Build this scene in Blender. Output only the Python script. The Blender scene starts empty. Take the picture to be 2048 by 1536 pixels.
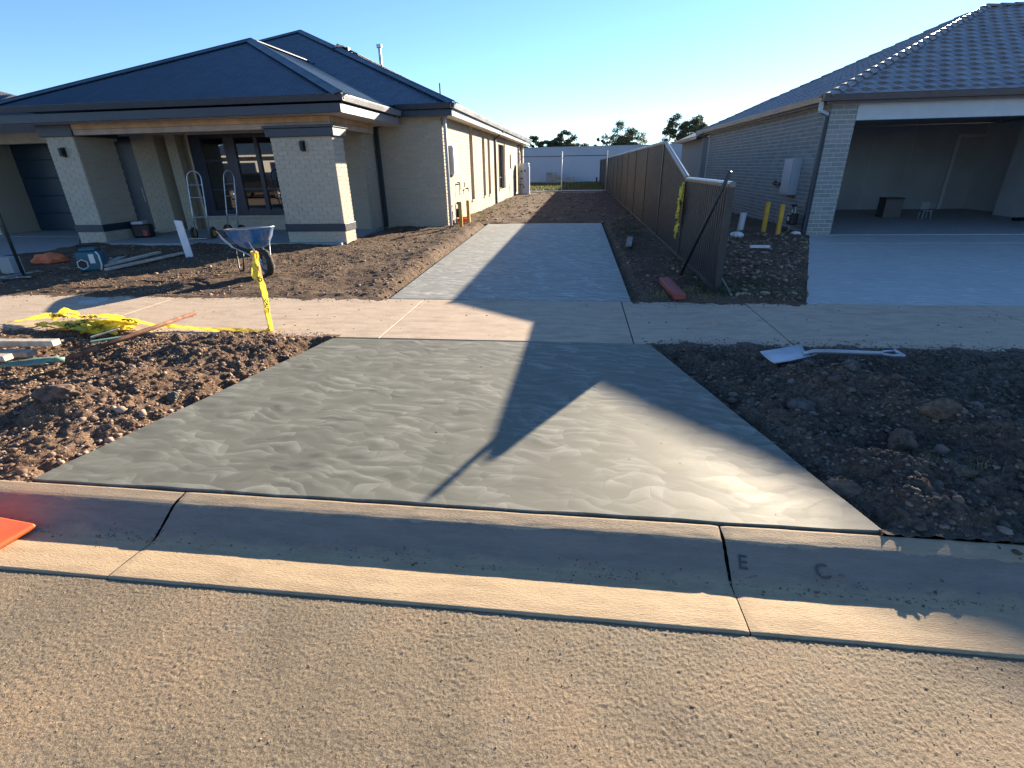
import bpy, bmesh, math, random
import numpy as np
from mathutils import Vector, Matrix, Euler

SC = bpy.context.scene
COL = SC.collection
rnd = random.Random(11)

# ------------------------------------------------------------------ camera
CAM_H = 1.6
PITCH, YAW, ROLL, FPX = 0.40820628, -0.13218477, -0.02080965, 1003.15
def cam_axes():
    cp, sp, cy, sy = math.cos(PITCH), math.sin(PITCH), math.cos(YAW), math.sin(YAW)
    f = Vector((sy*cp, cy*cp, -sp)); r = Vector((cy, -sy, 0)); u = r.cross(f)
    c, s = math.cos(ROLL), math.sin(ROLL)
    return c*r + s*u, -s*r + c*u, f
_r, _u, _f = cam_axes()
cam = bpy.data.cameras.new('camera'); camo = bpy.data.objects.new('camera', cam); COL.objects.link(camo)
cam.sensor_width = 36; cam.sensor_fit = 'HORIZONTAL'; cam.lens = FPX/2048*36
cam.clip_start = 0.05; cam.clip_end = 3000
camo.matrix_world = Matrix(((_r.x, _u.x, -_f.x, 0), (_r.y, _u.y, -_f.y, 0), (_r.z, _u.z, -_f.z, CAM_H), (0, 0, 0, 1)))
SC.camera = camo

# ------------------------------------------------------------------ sky and sun
SUN_AZ, SUN_EL = 28.6, 16.0          # azimuth from +Y towards +X
w = bpy.data.worlds.new('World'); SC.world = w; w.use_nodes = True
nt = w.node_tree; nt.nodes.clear()
sky = nt.nodes.new('ShaderNodeTexSky'); sky.sky_type = 'NISHITA'; sky.sun_disc = False
sky.sun_elevation = math.radians(SUN_EL); sky.sun_rotation = math.radians(SUN_AZ)
sky.air_density = 0.85; sky.dust_density = 0.03; sky.ozone_density = 4.5; sky.altitude = 100
bg = nt.nodes.new('ShaderNodeBackground'); bg.inputs[1].default_value = 0.068
out = nt.nodes.new('ShaderNodeOutputWorld')
nt.links.new(sky.outputs[0], bg.inputs[0]); nt.links.new(bg.outputs[0], out.inputs[0])
sl = bpy.data.lights.new('sun', 'SUN'); slo = bpy.data.objects.new('sun', sl); COL.objects.link(slo)
sl.energy = 5.0; sl.angle = math.radians(0.5); sl.color = (1.0, 0.83, 0.62)
_a, _e = math.radians(SUN_AZ), math.radians(SUN_EL)
SUND = Vector((math.sin(_a)*math.cos(_e), math.cos(_a)*math.cos(_e), math.sin(_e)))
slo.rotation_euler = SUND.to_track_quat('Z', 'Y').to_euler(); slo.location = (10, 20, 15)
vs = SC.view_settings; vs.view_transform = 'Standard'; vs.look = 'None'; vs.gamma = 1; vs.exposure = 1.87
vs.use_curve_mapping = False
SC.cycles.use_denoising = True
SC.cycles.max_bounces = 8

# ------------------------------------------------------------------ numpy noise
def _hash(ix, iy, seed):
    h = (ix.astype(np.int64)*374761393 + iy.astype(np.int64)*668265263 + seed*1442695041) & 0xffffffff
    h = ((h ^ (h >> 13))*1274126177) & 0xffffffff
    h = (h ^ (h >> 16)) & 0xffffffff
    return h/4294967295.0
def gnoise(x, y, seed=0):
    xi, yi = np.floor(x), np.floor(y); xf, yf = x-xi, y-yi
    u = xf*xf*xf*(xf*(xf*6-15)+10); v = yf*yf*yf*(yf*(yf*6-15)+10)
    def g(a, b, dx, dy):
        t = _hash(a, b, seed)*2*np.pi
        return np.cos(t)*dx + np.sin(t)*dy
    n00 = g(xi, yi, xf, yf); n10 = g(xi+1, yi, xf-1, yf)
    n01 = g(xi, yi+1, xf, yf-1); n11 = g(xi+1, yi+1, xf-1, yf-1)
    return ((n00*(1-u)+n10*u)*(1-v) + (n01*(1-u)+n11*u)*v)*1.5
def fbm(x, y, scale, octs=3, seed=0, ridged=False):
    r = 0; a = 1.0; s = 1.0/scale
    for i in range(octs):
        n = gnoise(x*s+13.7*i, y*s-7.1*i, seed+i)
        r = r + a*((1-2*np.abs(n)) if ridged else n); a *= .5; s *= 2.03
    return r
def sstep(a, b, x):
    t = np.clip((x-a)/(b-a), 0, 1); return t*t*(3-2*t)

# ------------------------------------------------------------------ materials
def newmat(name):
    m = bpy.data.materials.new(name); m.use_nodes = True
    return m, m.node_tree, m.node_tree.nodes['Principled BSDF']
class NT:
    def __init__(s, nt): s.nt = nt
    def n(s, t, **kw):
        nd = s.nt.nodes.new(t)
        for k, v in kw.items():
            if k.startswith('i_'):
                key = k[2:]; key = int(key) if key.isdigit() else key
                nd.inputs[key].default_value = v
            else: setattr(nd, k, v)
        return nd
    def l(s, a, b): s.nt.links.new(a, b)
    def coord(s, scale=(1, 1, 1), obj=False):
        tc = s.n('ShaderNodeTexCoord'); mp = s.n('ShaderNodeMapping'); mp.inputs['Scale'].default_value = scale
        if obj: s.l(tc.outputs['Object'], mp.inputs[0])
        else:
            g = s.n('ShaderNodeNewGeometry'); s.l(g.outputs['Position'], mp.inputs[0])
        return mp.outputs[0]
    def noise(s, vec, scale, detail=3, rough=.6, dist=0):
        nd = s.n('ShaderNodeTexNoise'); nd.inputs['Scale'].default_value = scale; nd.inputs['Detail'].default_value = detail
        nd.inputs['Roughness'].default_value = rough; nd.inputs['Distortion'].default_value = dist
        if vec is not None: s.l(vec, nd.inputs['Vector'])
        return nd.outputs[0]
    def ramp(s, fac, stops):
        r = s.n('ShaderNodeValToRGB'); el = r.color_ramp.elements
        while len(el) < len(stops): el.new(.5)
        for e, (p, c) in zip(el, stops):
            e.position = p; e.color = (c[0], c[1], c[2], 1) if not isinstance(c, (int, float)) else (c, c, c, 1)
        s.l(fac, r.inputs[0]); return r.outputs[0]
    def mix(s, fac, a, b, mode='MIX'):
        m = s.n('ShaderNodeMix', data_type='RGBA', blend_type=mode)
        for sock, v in ((m.inputs[0], fac), (m.inputs[6], a), (m.inputs[7], b)):
            if hasattr(v, 'is_linked') or hasattr(v, 'links'): s.l(v, sock)
            elif isinstance(v, (int, float)): sock.default_value = v
            else: sock.default_value = (v[0], v[1], v[2], 1)
        return m.outputs[2]
    def math(s, op, a, b=0.0):
        m = s.n('ShaderNodeMath', operation=op)
        for sock, v in ((m.inputs[0], a), (m.inputs[1], b)):
            if isinstance(v, (int, float)): sock.default_value = v
            else: s.l(v, sock)
        return m.outputs[0]
    def bump(s, h, strength, dist, bsdf, prev=None):
        b = s.n('ShaderNodeBump'); b.inputs['Strength'].default_value = strength; b.inputs['Distance'].default_value = dist
        s.l(h, b.inputs['Height'])
        if prev is not None: s.l(prev, b.inputs['Normal'])
        s.l(b.outputs[0], bsdf.inputs['Normal']); return b.outputs[0]
MATS = {}
def simple(name, colr, rough=.6, metal=0, spec=.5, var=.12, vscale=6, bump=0, bscale=60, coat=0, dirt=None, dirtamt=.5, dscale=3):
    if name in MATS: return MATS[name]
    m, nt, b = newmat(name); N = NT(nt)
    v = N.coord(obj=False)
    n1 = N.noise(v, vscale, 4)
    lo = [c*(1-var*1.6) for c in colr]; hi = [min(1, c*(1+var*1.6)) for c in colr]
    c = N.ramp(n1, [(.3, lo), (.7, hi)])
    if dirt:
        n2 = N.noise(v, dscale, 6, .7)
        f = N.ramp(n2, [(.48, 0.0), (.68, dirtamt)])
        c = N.mix(f, c, dirt)
    N.l(c, b.inputs['Base Color'])
    b.inputs['Roughness'].default_value = rough; b.inputs['Metallic'].default_value = metal
    b.inputs['Specular IOR Level'].default_value = spec
    if coat: b.inputs['Coat Weight'].default_value = coat; b.inputs['Coat Roughness'].default_value = .2
    r2 = N.noise(v, vscale*3, 3)
    rr = N.ramp(r2, [(.3, max(0.02, rough-.08)), (.7, min(1, rough+.08))]); N.l(rr, b.inputs['Roughness'])
    if bump: N.bump(N.noise(v, bscale, 4), bump, .01, b)
    MATS[name] = m; return m

def soil_mat(name, dark, mid, light, fleck, fleckamt=.6, rough=.95):
    m, nt, b = newmat(name); N = NT(nt); v = N.coord()
    c = N.ramp(N.noise(v, 1.3, 6, .65), [(.3, dark), (.5, mid), (.72, light)])
    c2 = N.ramp(N.noise(v, 14, 5, .7), [(.35, dark), (.55, mid), (.75, light)])
    c = N.mix(.5, c, c2)
    f = N.ramp(N.noise(v, 75, 2, .5), [(.62, 0.0), (.72, fleckamt)])
    c = N.mix(f, c, fleck)
    g = N.ramp(N.noise(v, 35, 3, .6), [(.3, .45), (.6, 1.0)])
    c = N.mix(1.0, c, g, 'MULTIPLY')
    N.l(c, b.inputs['Base Color']); b.inputs['Roughness'].default_value = rough
    b.inputs['Specular IOR Level'].default_value = .25
    p = N.bump(N.noise(v, 22, 5, .7), .9, .03, b)
    N.bump(N.noise(v, 110, 4, .7), .9, .008, b, p)
    MATS[name] = m; return m
soil_mat('soil_yard', (.06, .04, .028), (.15, .10, .066), (.28, .20, .135), (.48, .38, .28), .6)
soil_mat('soil_dry', (.08, .048, .031), (.205, .128, .082), (.35, .24, .16), (.52, .42, .32), .7)
soil_mat('soil_dark', (.065, .052, .042), (.155, .12, .092), (.28, .22, .17), (.42, .37, .31), .6)
soil_mat('soil_far', (.07, .05, .03), (.14, .10, .06), (.2, .16, .09), (.3, .26, .18), .4)

def concrete(name, dark, mid, light, rough=.5, kind='trowel'):
    m, nt, b = newmat(name); N = NT(nt)
    v0 = N.coord()
    # bend the coordinates so the trowel passes curve
    nz = N.n('ShaderNodeTexNoise'); nz.inputs['Scale'].default_value = 2.2; nz.inputs['Detail'].default_value = 2
    N.l(v0, nz.inputs['Vector'])
    sub = N.n('ShaderNodeVectorMath', operation='SUBTRACT'); N.l(nz.outputs['Color'], sub.inputs[0]); sub.inputs[1].default_value = (.5, .5, .5)
    sc = N.n('ShaderNodeVectorMath', operation='SCALE'); N.l(sub.outputs[0], sc.inputs[0]); sc.inputs['Scale'].default_value = .32
    ad = N.n('ShaderNodeVectorMath', operation='ADD'); N.l(v0, ad.inputs[0]); N.l(sc.outputs[0], ad.inputs[1])
    def swirl(sx, sy, off):
        mp = N.n('ShaderNodeMapping'); mp.inputs['Scale'].default_value = (sx, sy, 0); mp.inputs['Location'].default_value = (off, off*.7, 0)
        mp.inputs['Rotation'].default_value = (0, 0, .12*off)
        N.l(ad.outputs[0], mp.inputs[0])
        vo = N.n('ShaderNodeTexVoronoi', feature='F1'); vo.inputs['Scale'].default_value = 1; N.l(mp.outputs[0], vo.inputs['Vector'])
        vo.inputs['Randomness'].default_value = 1
        ve = N.n('ShaderNodeTexVoronoi', feature='DISTANCE_TO_EDGE'); ve.inputs['Scale'].default_value = 1; N.l(mp.outputs[0], ve.inputs['Vector'])
        sep = N.n('ShaderNodeSeparateColor'); N.l(vo.outputs['Color'], sep.inputs[0])
        # shade runs across each pass, with a crisp ridge left at its rim
        a = N.math('MULTIPLY', sep.outputs[0], .55)
        a = N.math('ADD', a, N.math('MULTIPLY', vo.outputs['Distance'], .55))
        # each pass leaves a pale crescent on one side only: fade by distance to the edge and by side of the cell
        loc = N.n('ShaderNodeVectorMath', operation='SUBTRACT'); N.l(mp.outputs[0], loc.inputs[0]); N.l(vo.outputs['Position'], loc.inputs[1])
        sl_ = N.n('ShaderNodeSeparateXYZ'); N.l(loc.outputs[0], sl_.inputs[0])
        side = N.ramp(N.math('ADD', N.math('ADD', N.math('MULTIPLY', sl_.outputs[1], .9), N.math('MULTIPLY', sl_.outputs[0], .5)), .5), [(.40, 0.0), (.72, 1.0)])
        e = N.ramp(ve.outputs['Distance'], [(0, 0.0), (.012, 1.0), (.20, .6), (.42, 0.0)])
        e = N.math('MULTIPLY', N.math('MULTIPLY', e, side), N.ramp(sep.outputs[1], [(.15, .15), (.7, 1.0)]))
        return a, e
    a1, e1 = swirl(3.6, 10.0, 0.0); a2, e2 = swirl(5.2, 13.0, 3.3)
    f = N.math('ADD', N.math('MULTIPLY', a1, .55), N.math('MULTIPLY', a2, .45))
    fine = N.noise(v0, 9, 6, .7)
    f = N.math('ADD', f, N.math('MULTIPLY', N.math('SUBTRACT', fine, .5), .45))
    c = N.ramp(f, [(.20, dark), (.36, mid), (.80, [x*.72+y*.28 for x, y in zip(mid, light)])])
    brk = N.ramp(N.noise(v0, 2.3, 3), [(.34, .25), (.58, 1.0)])
    ee = N.math('MULTIPLY', N.math('ADD', N.math('MULTIPLY', e1, .75), N.math('MULTIPLY', e2, .55)), brk)
    c = N.mix(N.math('MINIMUM', ee, 1.0), c, [min(1, x*1.15) for x in light])
    N.l(c, b.inputs['Base Color'])
    rr = N.ramp(f, [(.2, rough-.05), (.8, rough+.07)]); N.l(rr, b.inputs['Roughness'])
    p = N.bump(ee, .12, .003, b)
    p = N.bump(f, .10, .005, b, p)
    N.bump(N.noise(v0, 160, 3, .6), .25, .002, b, p)
    b.inputs['Specular IOR Level'].default_value = .5
    MATS[name] = m
concrete('fresh_concrete', (.096, .099, .077), (.122, .126, .098), (.235, .238, .198), .66)
concrete('strip_concrete', (.125, .134, .122), (.19, .20, .182), (.40, .41, .375), .62)
concrete('neighbour_concrete', (.29, .30, .29), (.37, .385, .37), (.47, .485, .465), .62)
concrete('porch_concrete', (.20, .23, .24), (.26, .29, .30), (.33, .36, .37), .6)

def dusty(name, base, dust, speck, streak=(1, 9, 1), rough=.85, relief=.5):
    m, nt, b = newmat(name); N = NT(nt); v = N.coord(); vs_ = N.coord(streak)
    c = N.ramp(N.noise(vs_, 2.2, 6, .7), [(.3, base), (.6, dust)])
    c = N.mix(N.ramp(N.noise(v, 1.1, 4, .6), [(.4, 0.0), (.7, .6)]), c, dust)
    f = N.ramp(N.noise(vs_, 13, 4, .65), [(.60, 0.0), (.74, .75)])
    c = N.mix(f, c, speck)
    f2 = N.ramp(N.noise(v, 60, 2, .5), [(.70, 0.0), (.76, .7)])
    c = N.mix(f2, c, speck)
    N.l(c, b.inputs['Base Color']); b.inputs['Roughness'].default_value = rough
    p = N.bump(N.noise(vs_, 30, 4, .7), relief, .006, b); N.bump(N.noise(v, 200, 3), .4, .002, b, p)
    MATS[name] = m
dusty('path_concrete', (.33, .25, .18), (.50, .40, .295), (.20, .135, .09), (1.5, 4, 1), relief=.7)
dusty('kerb_concrete', (.33, .24, .145), (.48, .36, .22), (.17, .115, .075), (1.6, 8, 3), relief=.7)
def shade_kerb_face():  # shade painted into the sloped face as darker grey; channel keeps its dusty tan
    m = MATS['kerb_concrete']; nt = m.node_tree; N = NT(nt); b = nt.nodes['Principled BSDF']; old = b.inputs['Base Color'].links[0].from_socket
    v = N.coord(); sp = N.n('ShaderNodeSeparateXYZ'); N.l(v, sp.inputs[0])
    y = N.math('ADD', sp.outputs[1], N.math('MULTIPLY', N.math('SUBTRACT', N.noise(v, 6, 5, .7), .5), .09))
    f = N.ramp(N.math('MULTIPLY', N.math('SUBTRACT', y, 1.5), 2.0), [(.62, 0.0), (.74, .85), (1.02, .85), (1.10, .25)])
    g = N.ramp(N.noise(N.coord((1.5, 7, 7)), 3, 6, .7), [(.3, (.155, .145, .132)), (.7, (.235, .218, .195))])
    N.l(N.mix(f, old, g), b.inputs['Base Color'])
shade_kerb_face()

def road_mat():
    m, nt, b = newmat('road_grit'); N = NT(nt); v = N.coord()
    c = N.ramp(N.noise(v, 1.6, 5, .6), [(.36, (.205, .162, .108)), (.5, (.255, .200, .130)), (.64, (.31, .228, .142))])
    g = N.ramp(N.noise(v, 3.6, 6, .75), [(.55, 0.0), (.70, .35)])
    c = N.mix(g, c, (.25, .235, .195))
    s = N.ramp(N.noise(v, 120, 3, .7), [(.33, .52), (.5, .97), (.68, 1.28)])
    c = N.mix(1.0, c, s, 'MULTIPLY')
    d = N.ramp(N.noise(v, 17, 7, .85), [(.66, 0.0), (.74, .55)])
    c = N.mix(d, c, (.10, .065, .04))
    N.l(c, b.inputs['Base Color']); b.inputs['Roughness'].default_value = .85
    vo = N.n('ShaderNodeTexVoronoi'); vo.inputs['Scale'].default_value = 160; N.l(v, vo.inputs['Vector'])
    p = N.bump(vo.outputs['Distance'], .22, .004, b); p = N.bump(N.noise(v, 75, 6, .8), .55, .006, b, p); N.bump(N.noise(v, 260, 5, .8), .8, .003, b, p)
    MATS['road_grit'] = m
road_mat()

def brick_mat(name, c0, c1, c2, rough=.85):
    m, nt, b = newmat(name); N = NT(nt); v = N.coord()
    g = N.n('ShaderNodeNewGeometry'); oi = N.n('ShaderNodeObjectInfo')
    f = N.math('FRACT', N.math('ADD', g.outputs['Random Per Island'], N.math('MULTIPLY', oi.outputs['Random'], 3.7)))
    c = N.ramp(f, [(0, c0), (.5, c1), (1, c2)])
    c = N.mix(1.0, c, N.ramp(N.noise(v, 45, 4), [(.3, .82), (.7, 1.12)]), 'MULTIPLY')
    N.l(c, b.inputs['Base Color']); b.inputs['Roughness'].default_value = rough
    N.bump(N.noise(v, 90, 4), .5, .004, b)
    MATS[name] = m
brick_mat('brick_cream', (.44, .39, .31), (.46, .41, .325), (.49, .435, .345))
brick_mat('brick_grey', (.22, .225, .215), (.26, .26, .25), (.31, .30, .28))
brick_mat('roof_tile', (.17, .155, .165), (.20, .185, .19), (.24, .22, .22), .42)
brick_mat('paver_block', (.30, .27, .24), (.36, .33, .29), (.42, .38, .33))
simple('mortar_cream', (.46, .41, .325), .95, var=.06, bump=.3)
simple('mortar_grey', (.50, .50, .48), .95, var=.06, bump=.3)
simple('roof_navy', (.040, .072, .108), .38, metal=.15, var=.05, vscale=1)
simple('trim_navy', (.020, .032, .052), .42, var=.08)
simple('gutter_sunlit', (.30, .31, .33), .34, metal=.3, var=.02, vscale=.3)  # trim colour lightened for the sun-facing runs, sun glare put into the base colour
simple('soffit_white', (.62, .60, .56), .8, var=.03)
simple('timber_clad', (.50, .31, .17), .6, var=.15, vscale=4)
simple('timber_clad_pale', (.42, .31, .24), .65, var=.12, vscale=4)
simple('door_navy', (.016, .040, .068), .38, var=.06)
simple('frame_navy', (.012, .022, .05), .35, var=.05)
simple('sill_brick', (.38, .36, .31), .85, var=.1, bump=.4)
simple('black_plastic', (.012, .012, .013), .45, var=.1)
simple('fence_steel', (.028, .036, .042), .42, metal=.1, var=.10, vscale=3, dirt=(.06, .058, .055), dirtamt=.2, dscale=2)
simple('fence_post_steel', (.040, .044, .046), .42, metal=.2, var=.1)
simple('fence_rail_steel', (.14, .145, .15), .34, metal=.5, var=.06)
simple('back_wall_paint', (.42, .46, .52), .8, var=.04, vscale=1, dirt=(.36, .38, .41), dirtamt=.4, dscale=.5)
simple('fascia_brown', (.10, .085, .085), .5, var=.08)
simple('gutter_brown', (.17, .145, .14), .35, metal=.3, var=.08)
simple('lintel_white', (.50, .53, .55), .7, var=.03)
simple('plaster_grey', (.36, .37, .39), .85, var=.08, vscale=1)
simple('plaster_light', (.5, .52, .53), .85, var=.06, vscale=1)
simple('slab_inside', (.34, .35, .36), .6, var=.1)
simple('meter_paint', (.38, .40, .43), .5, var=.03)
simple('yellow_paint', (.62, .33, .03), .55, var=.12, dirt=(.35, .2, .08), dirtamt=.5, dscale=8)
simple('pvc_white', (.72, .72, .74), .45, var=.04, dirt=(.4, .33, .25), dirtamt=.4, dscale=12)
simple('galvanised', (.42, .44, .46), .35, metal=.8, var=.12)
simple('rubber', (.02, .02, .02), .8, var=.2, bump=.5, dirt=(.18, .13, .09), dirtamt=.7, dscale=9)
simple('tray_blue', (.02, .16, .42), .4, metal=.1, var=.15, dirt=(.45, .43, .40), dirtamt=.75, dscale=5)
simple('tray_inside', (.20, .15, .11), .8, var=.2, dirt=(.5, .48, .44), dirtamt=.7, dscale=7)
simple('tape_ink', (.012, .012, .01), .5, var=.1)
simple('timber_pale', (.50, .45, .36), .8, var=.2, vscale=9, bump=.4, dirt=(.30, .23, .16), dirtamt=.5)
simple('timber_grey', (.30, .28, .25), .85, var=.25, vscale=9, bump=.4, dirt=(.18, .13, .1), dirtamt=.5)
simple('stake_wood', (.42, .25, .12), .8, var=.2, vscale=12)
simple('handle_brown', (.13, .05, .028), .8, var=.25, vscale=9, dirt=(.35, .2, .13), dirtamt=.6, dscale=8)
simple('spade_green', (.14, .26, .20), .5, var=.15, dirt=(.2, .13, .09), dirtamt=.8, dscale=9)
simple('shovel_metal', (.42, .45, .49), .4, metal=.35, var=.10, dirt=(.42, .40, .38), dirtamt=.5, dscale=14)
simple('orange_plastic', (.80, .11, .03), .45, var=.06, dirt=(.5, .2, .1), dirtamt=.3, dscale=8)
simple('orange_cloth', (.62, .16, .06), .8, var=.2, bump=.5, bscale=20)
simple('radio_teal', (.015, .10, .14), .45, var=.1)
simple('radio_white', (.65, .68, .70), .4, var=.03)
simple('red_board', (.34, .055, .05), .6, var=.2, dirt=(.3, .18, .14), dirtamt=.6, dscale=9)
simple('tank_white', (.66, .68, .70), .4, var=.03)
simple('rock_tan', (.13, .09, .065), .95, var=.3, vscale=12, bump=.8, bscale=40)
simple('rock_grey', (.10, .095, .088), .9, var=.35, vscale=14, bump=.8, bscale=40)
simple('clod_brown', (.13, .092, .068), .98, var=.35, vscale=14, bump=1, bscale=50)
simple('rust_board', (.35, .28, .2), .8, var=.2)
simple('chair_grey', (.22, .23, .24), .6, var=.05)
simple('bark', (.13, .10, .075), .95, var=.3, vscale=5, bump=.6)
simple('white_wall', (.62, .60, .56), .8, var=.04)
simple('car_black', (.012, .013, .015), .25, var=.02, coat=.8)
simple('alloy', (.55, .56, .58), .3, metal=.8, var=.05)
simple('lamp_pole', (.72, .73, .74), .4, metal=.2, var=.03)
simple('joint_dark', (.05, .042, .035), .95, var=.2)
simple('letter_green', (.085, .095, .085), .8, var=.2)

def leaf_mat(name, lo, hi):
    m, nt, b = newmat(name); N = NT(nt)
    g = N.n('ShaderNodeNewGeometry')
    c = N.ramp(g.outputs['Random Per Island'], [(0, lo), (1, hi)])
    N.l(c, b.inputs['Base Color']); b.inputs['Roughness'].default_value = .6
    tr = N.n('ShaderNodeBsdfTranslucent'); N.l(c, tr.inputs[0])
    mx = N.n('ShaderNodeMixShader'); mx.inputs[0].default_value = .3
    o = [x for x in nt.nodes if x.type == 'OUTPUT_MATERIAL'][0]
    N.l(b.outputs[0], mx.inputs[1]); N.l(tr.outputs[0], mx.inputs[2]); N.l(mx.outputs[0], o.inputs[0])
    MATS[name] = m
leaf_mat('gum_leaf', (.045, .06, .03), (.10, .115, .06))
leaf_mat('grass_green', (.045, .07, .02), (.20, .20, .07))
leaf_mat('grass_dry', (.16, .15, .05), (.40, .36, .16))
leaf_mat('weed_leaf', (.03, .055, .025), (.075, .11, .05))
def glass():
    m, nt, b = newmat('window_glass')
    b.inputs['Base Color'].default_value = (.004, .006, .008, 1); b.inputs['Roughness'].default_value = .02
    b.inputs['Specular IOR Level'].default_value = 1.0; b.inputs['Coat Weight'].default_value = 1; b.inputs['Coat Roughness'].default_value = .01
    b.inputs['Coat IOR'].default_value = 1.7
    MATS['window_glass'] = m
glass()
def tape():
    m, nt, b = newmat('tape_yellow'); N = NT(nt); v = N.coord()
    c = N.ramp(N.noise(v, 22, 4), [(.3, (.76, .60, .06)), (.6, (.90, .76, .10)), (.78, (.55, .42, .12))])
    N.l(c, b.inputs['Base Color']); b.inputs['Roughness'].default_value = .35
    tr = N.n('ShaderNodeBsdfTranslucent'); N.l(c, tr.inputs[0]); mx = N.n('ShaderNodeMixShader'); mx.inputs[0].default_value = .35
    o = [x for x in nt.nodes if x.type == 'OUTPUT_MATERIAL'][0]
    N.l(b.outputs[0], mx.inputs[1]); N.l(tr.outputs[0], mx.inputs[2]); N.l(mx.outputs[0], o.inputs[0]); MATS['tape_yellow'] = m
tape()

# ------------------------------------------------------------------ building helpers
class MB:
    def __init__(s): s.v = []; s.f = []; s.mi = []; s.cur = 0
    def add(s, vs, fs):
        o = len(s.v); s.v.extend([tuple(p) for p in vs])
        for f in fs: s.f.append([i+o for i in f]); s.mi.append(s.cur)
        return s
    def mat(s, i): s.cur = i; return s
    def box(s, x0, x1, y0, y1, z0, z1):
        return s.add([(x0, y0, z0), (x1, y0, z0), (x1, y1, z0), (x0, y1, z0), (x0, y0, z1), (x1, y0, z1), (x1, y1, z1), (x0, y1, z1)],
                     [(0, 3, 2, 1), (4, 5, 6, 7), (0, 1, 5, 4), (1, 2, 6, 5), (2, 3, 7, 6), (3, 0, 4, 7)])
    def obox(s, c, ex, ey, ez):      # centre and three half-axis vectors
        c = Vector(c); ex, ey, ez = Vector(ex), Vector(ey), Vector(ez); vs = []
        for k in (-1, 1):
            for (i, j) in ((-1, -1), (1, -1), (1, 1), (-1, 1)): vs.append(c+ex*i+ey*j+ez*k)
        return s.add(vs, [(0, 3, 2, 1), (4, 5, 6, 7), (0, 1, 5, 4), (1, 2, 6, 5), (2, 3, 7, 6), (3, 0, 4, 7)])
    def bar(s, a, b, w, h, up=(0, 0, 1)):
        a, b = Vector(a), Vector(b); d = (b-a); L = d.length; d.normalize(); up = Vector(up)
        sd = d.cross(up)
        if sd.length < 1e-4: sd = d.cross(Vector((1, 0, 0)))
        sd.normalize(); u = sd.cross(d).normalized()
        return s.obox((a+b)/2, d*L/2, sd*w/2, u*h/2)
    def tube(s, pts, r, n=8, cap=True):
        pts = [Vector(p) for p in pts]; rs = r if isinstance(r, (list, tuple)) else [r]*len(pts)
        o = len(s.v); prev = None
        for i, p in enumerate(pts):
            d = (pts[min(i+1, len(pts)-1)]-pts[max(i-1, 0)]).normalized()
            if prev is None:
                a = d.cross(Vector((0, 0, 1)));
                if a.length < 1e-3: a = d.cross(Vector((1, 0, 0)))
            else: a = prev-d*prev.dot(d)
            a.normalize(); prev = a; b = d.cross(a)
            for k in range(n):
                t = 2*math.pi*k/n; s.v.append(tuple(p+(a*math.cos(t)+b*math.sin(t))*rs[i]))
        for i in range(len(pts)-1):
            for k in range(n):
                k2 = (k+1) % n; s.f.append([o+i*n+k, o+i*n+k2, o+(i+1)*n+k2, o+(i+1)*n+k]); s.mi.append(s.cur)
        if cap:
            s.f.append([o+k for k in range(n)][::-1]); s.mi.append(s.cur)
            s.f.append([o+(len(pts)-1)*n+k for k in range(n)]); s.mi.append(s.cur)
        return s
    def prism(s, poly, z0, z1):      # poly of (x,y), counter-clockwise
        n = len(poly); vs = [(x, y, z0) for x, y in poly]+[(x, y, z1) for x, y in poly]
        fs = [list(range(n))[::-1], list(range(n, 2*n))]+[(i, (i+1) % n, (i+1) % n+n, i+n) for i in range(n)]
        return s.add(vs, fs)
    def extr(s, prof, a, b, up=(0, 0, 1), side=None):     # profile (side, up) swept from a to b
        a, b = Vector(a), Vector(b); d = (b-a).normalized(); up = Vector(up); sd = Vector(side) if side else d.cross(up).normalized()
        n = len(prof); vs = [a+sd*p[0]+up*p[1] for p in prof]+[b+sd*p[0]+up*p[1] for p in prof]
        fs = [list(range(n)), list(range(n, 2*n))[::-1]]+[(i, i+n, (i+1) % n+n, (i+1) % n) for i in range(n)]
        return s.add(vs, fs)
    def mesh(s, name, mat, smooth=False, fix=True):
        me = bpy.data.meshes.new(name); me.from_pydata(s.v, [], s.f)
        mats = mat if isinstance(mat, (list, tuple)) else [mat]
        for mm in mats: me.materials.append(MATS[mm] if isinstance(mm, str) else mm)
        if len(mats) > 1: me.polygons.foreach_set('material_index', s.mi)
        if fix:
            bm = bmesh.new(); bm.from_mesh(me); bmesh.ops.recalc_face_normals(bm, faces=bm.faces); bm.to_mesh(me); bm.free()
        if smooth: me.polygons.foreach_set('use_smooth', [True]*len(me.polygons))
        me.update(); return me
    def build(s, name, mat, parent=None, smooth=False, bevel=0, world=True, fix=True, **kw):
        return link(name, s.mesh(name, mat, smooth, fix), parent, world, bevel, **kw)
def pinv(p):
    return (Matrix.Translation(p.location) @ p.rotation_euler.to_matrix().to_4x4()).inverted()
def link(name, me, parent=None, world=True, bevel=0, **kw):
    o = bpy.data.objects.new(name, me); COL.objects.link(o)
    if parent is not None:
        o.parent = parent
        if world:
            m = Matrix.Identity(4); q = parent
            chain = []
            while q is not None: chain.append(q); q = q.parent
            for q in reversed(chain): m = m @ q.matrix_parent_inverse @ (Matrix.Translation(q.location) @ q.rotation_euler.to_matrix().to_4x4())
            o.matrix_parent_inverse = m.inverted()
    if bevel:
        b = o.modifiers.new('bevel', 'BEVEL'); b.width = bevel; b.segments = 2; b.limit_method = 'ANGLE'; b.angle_limit = math.radians(40)
    for k, v in kw.items(): o[k] = v
    return o
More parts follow.
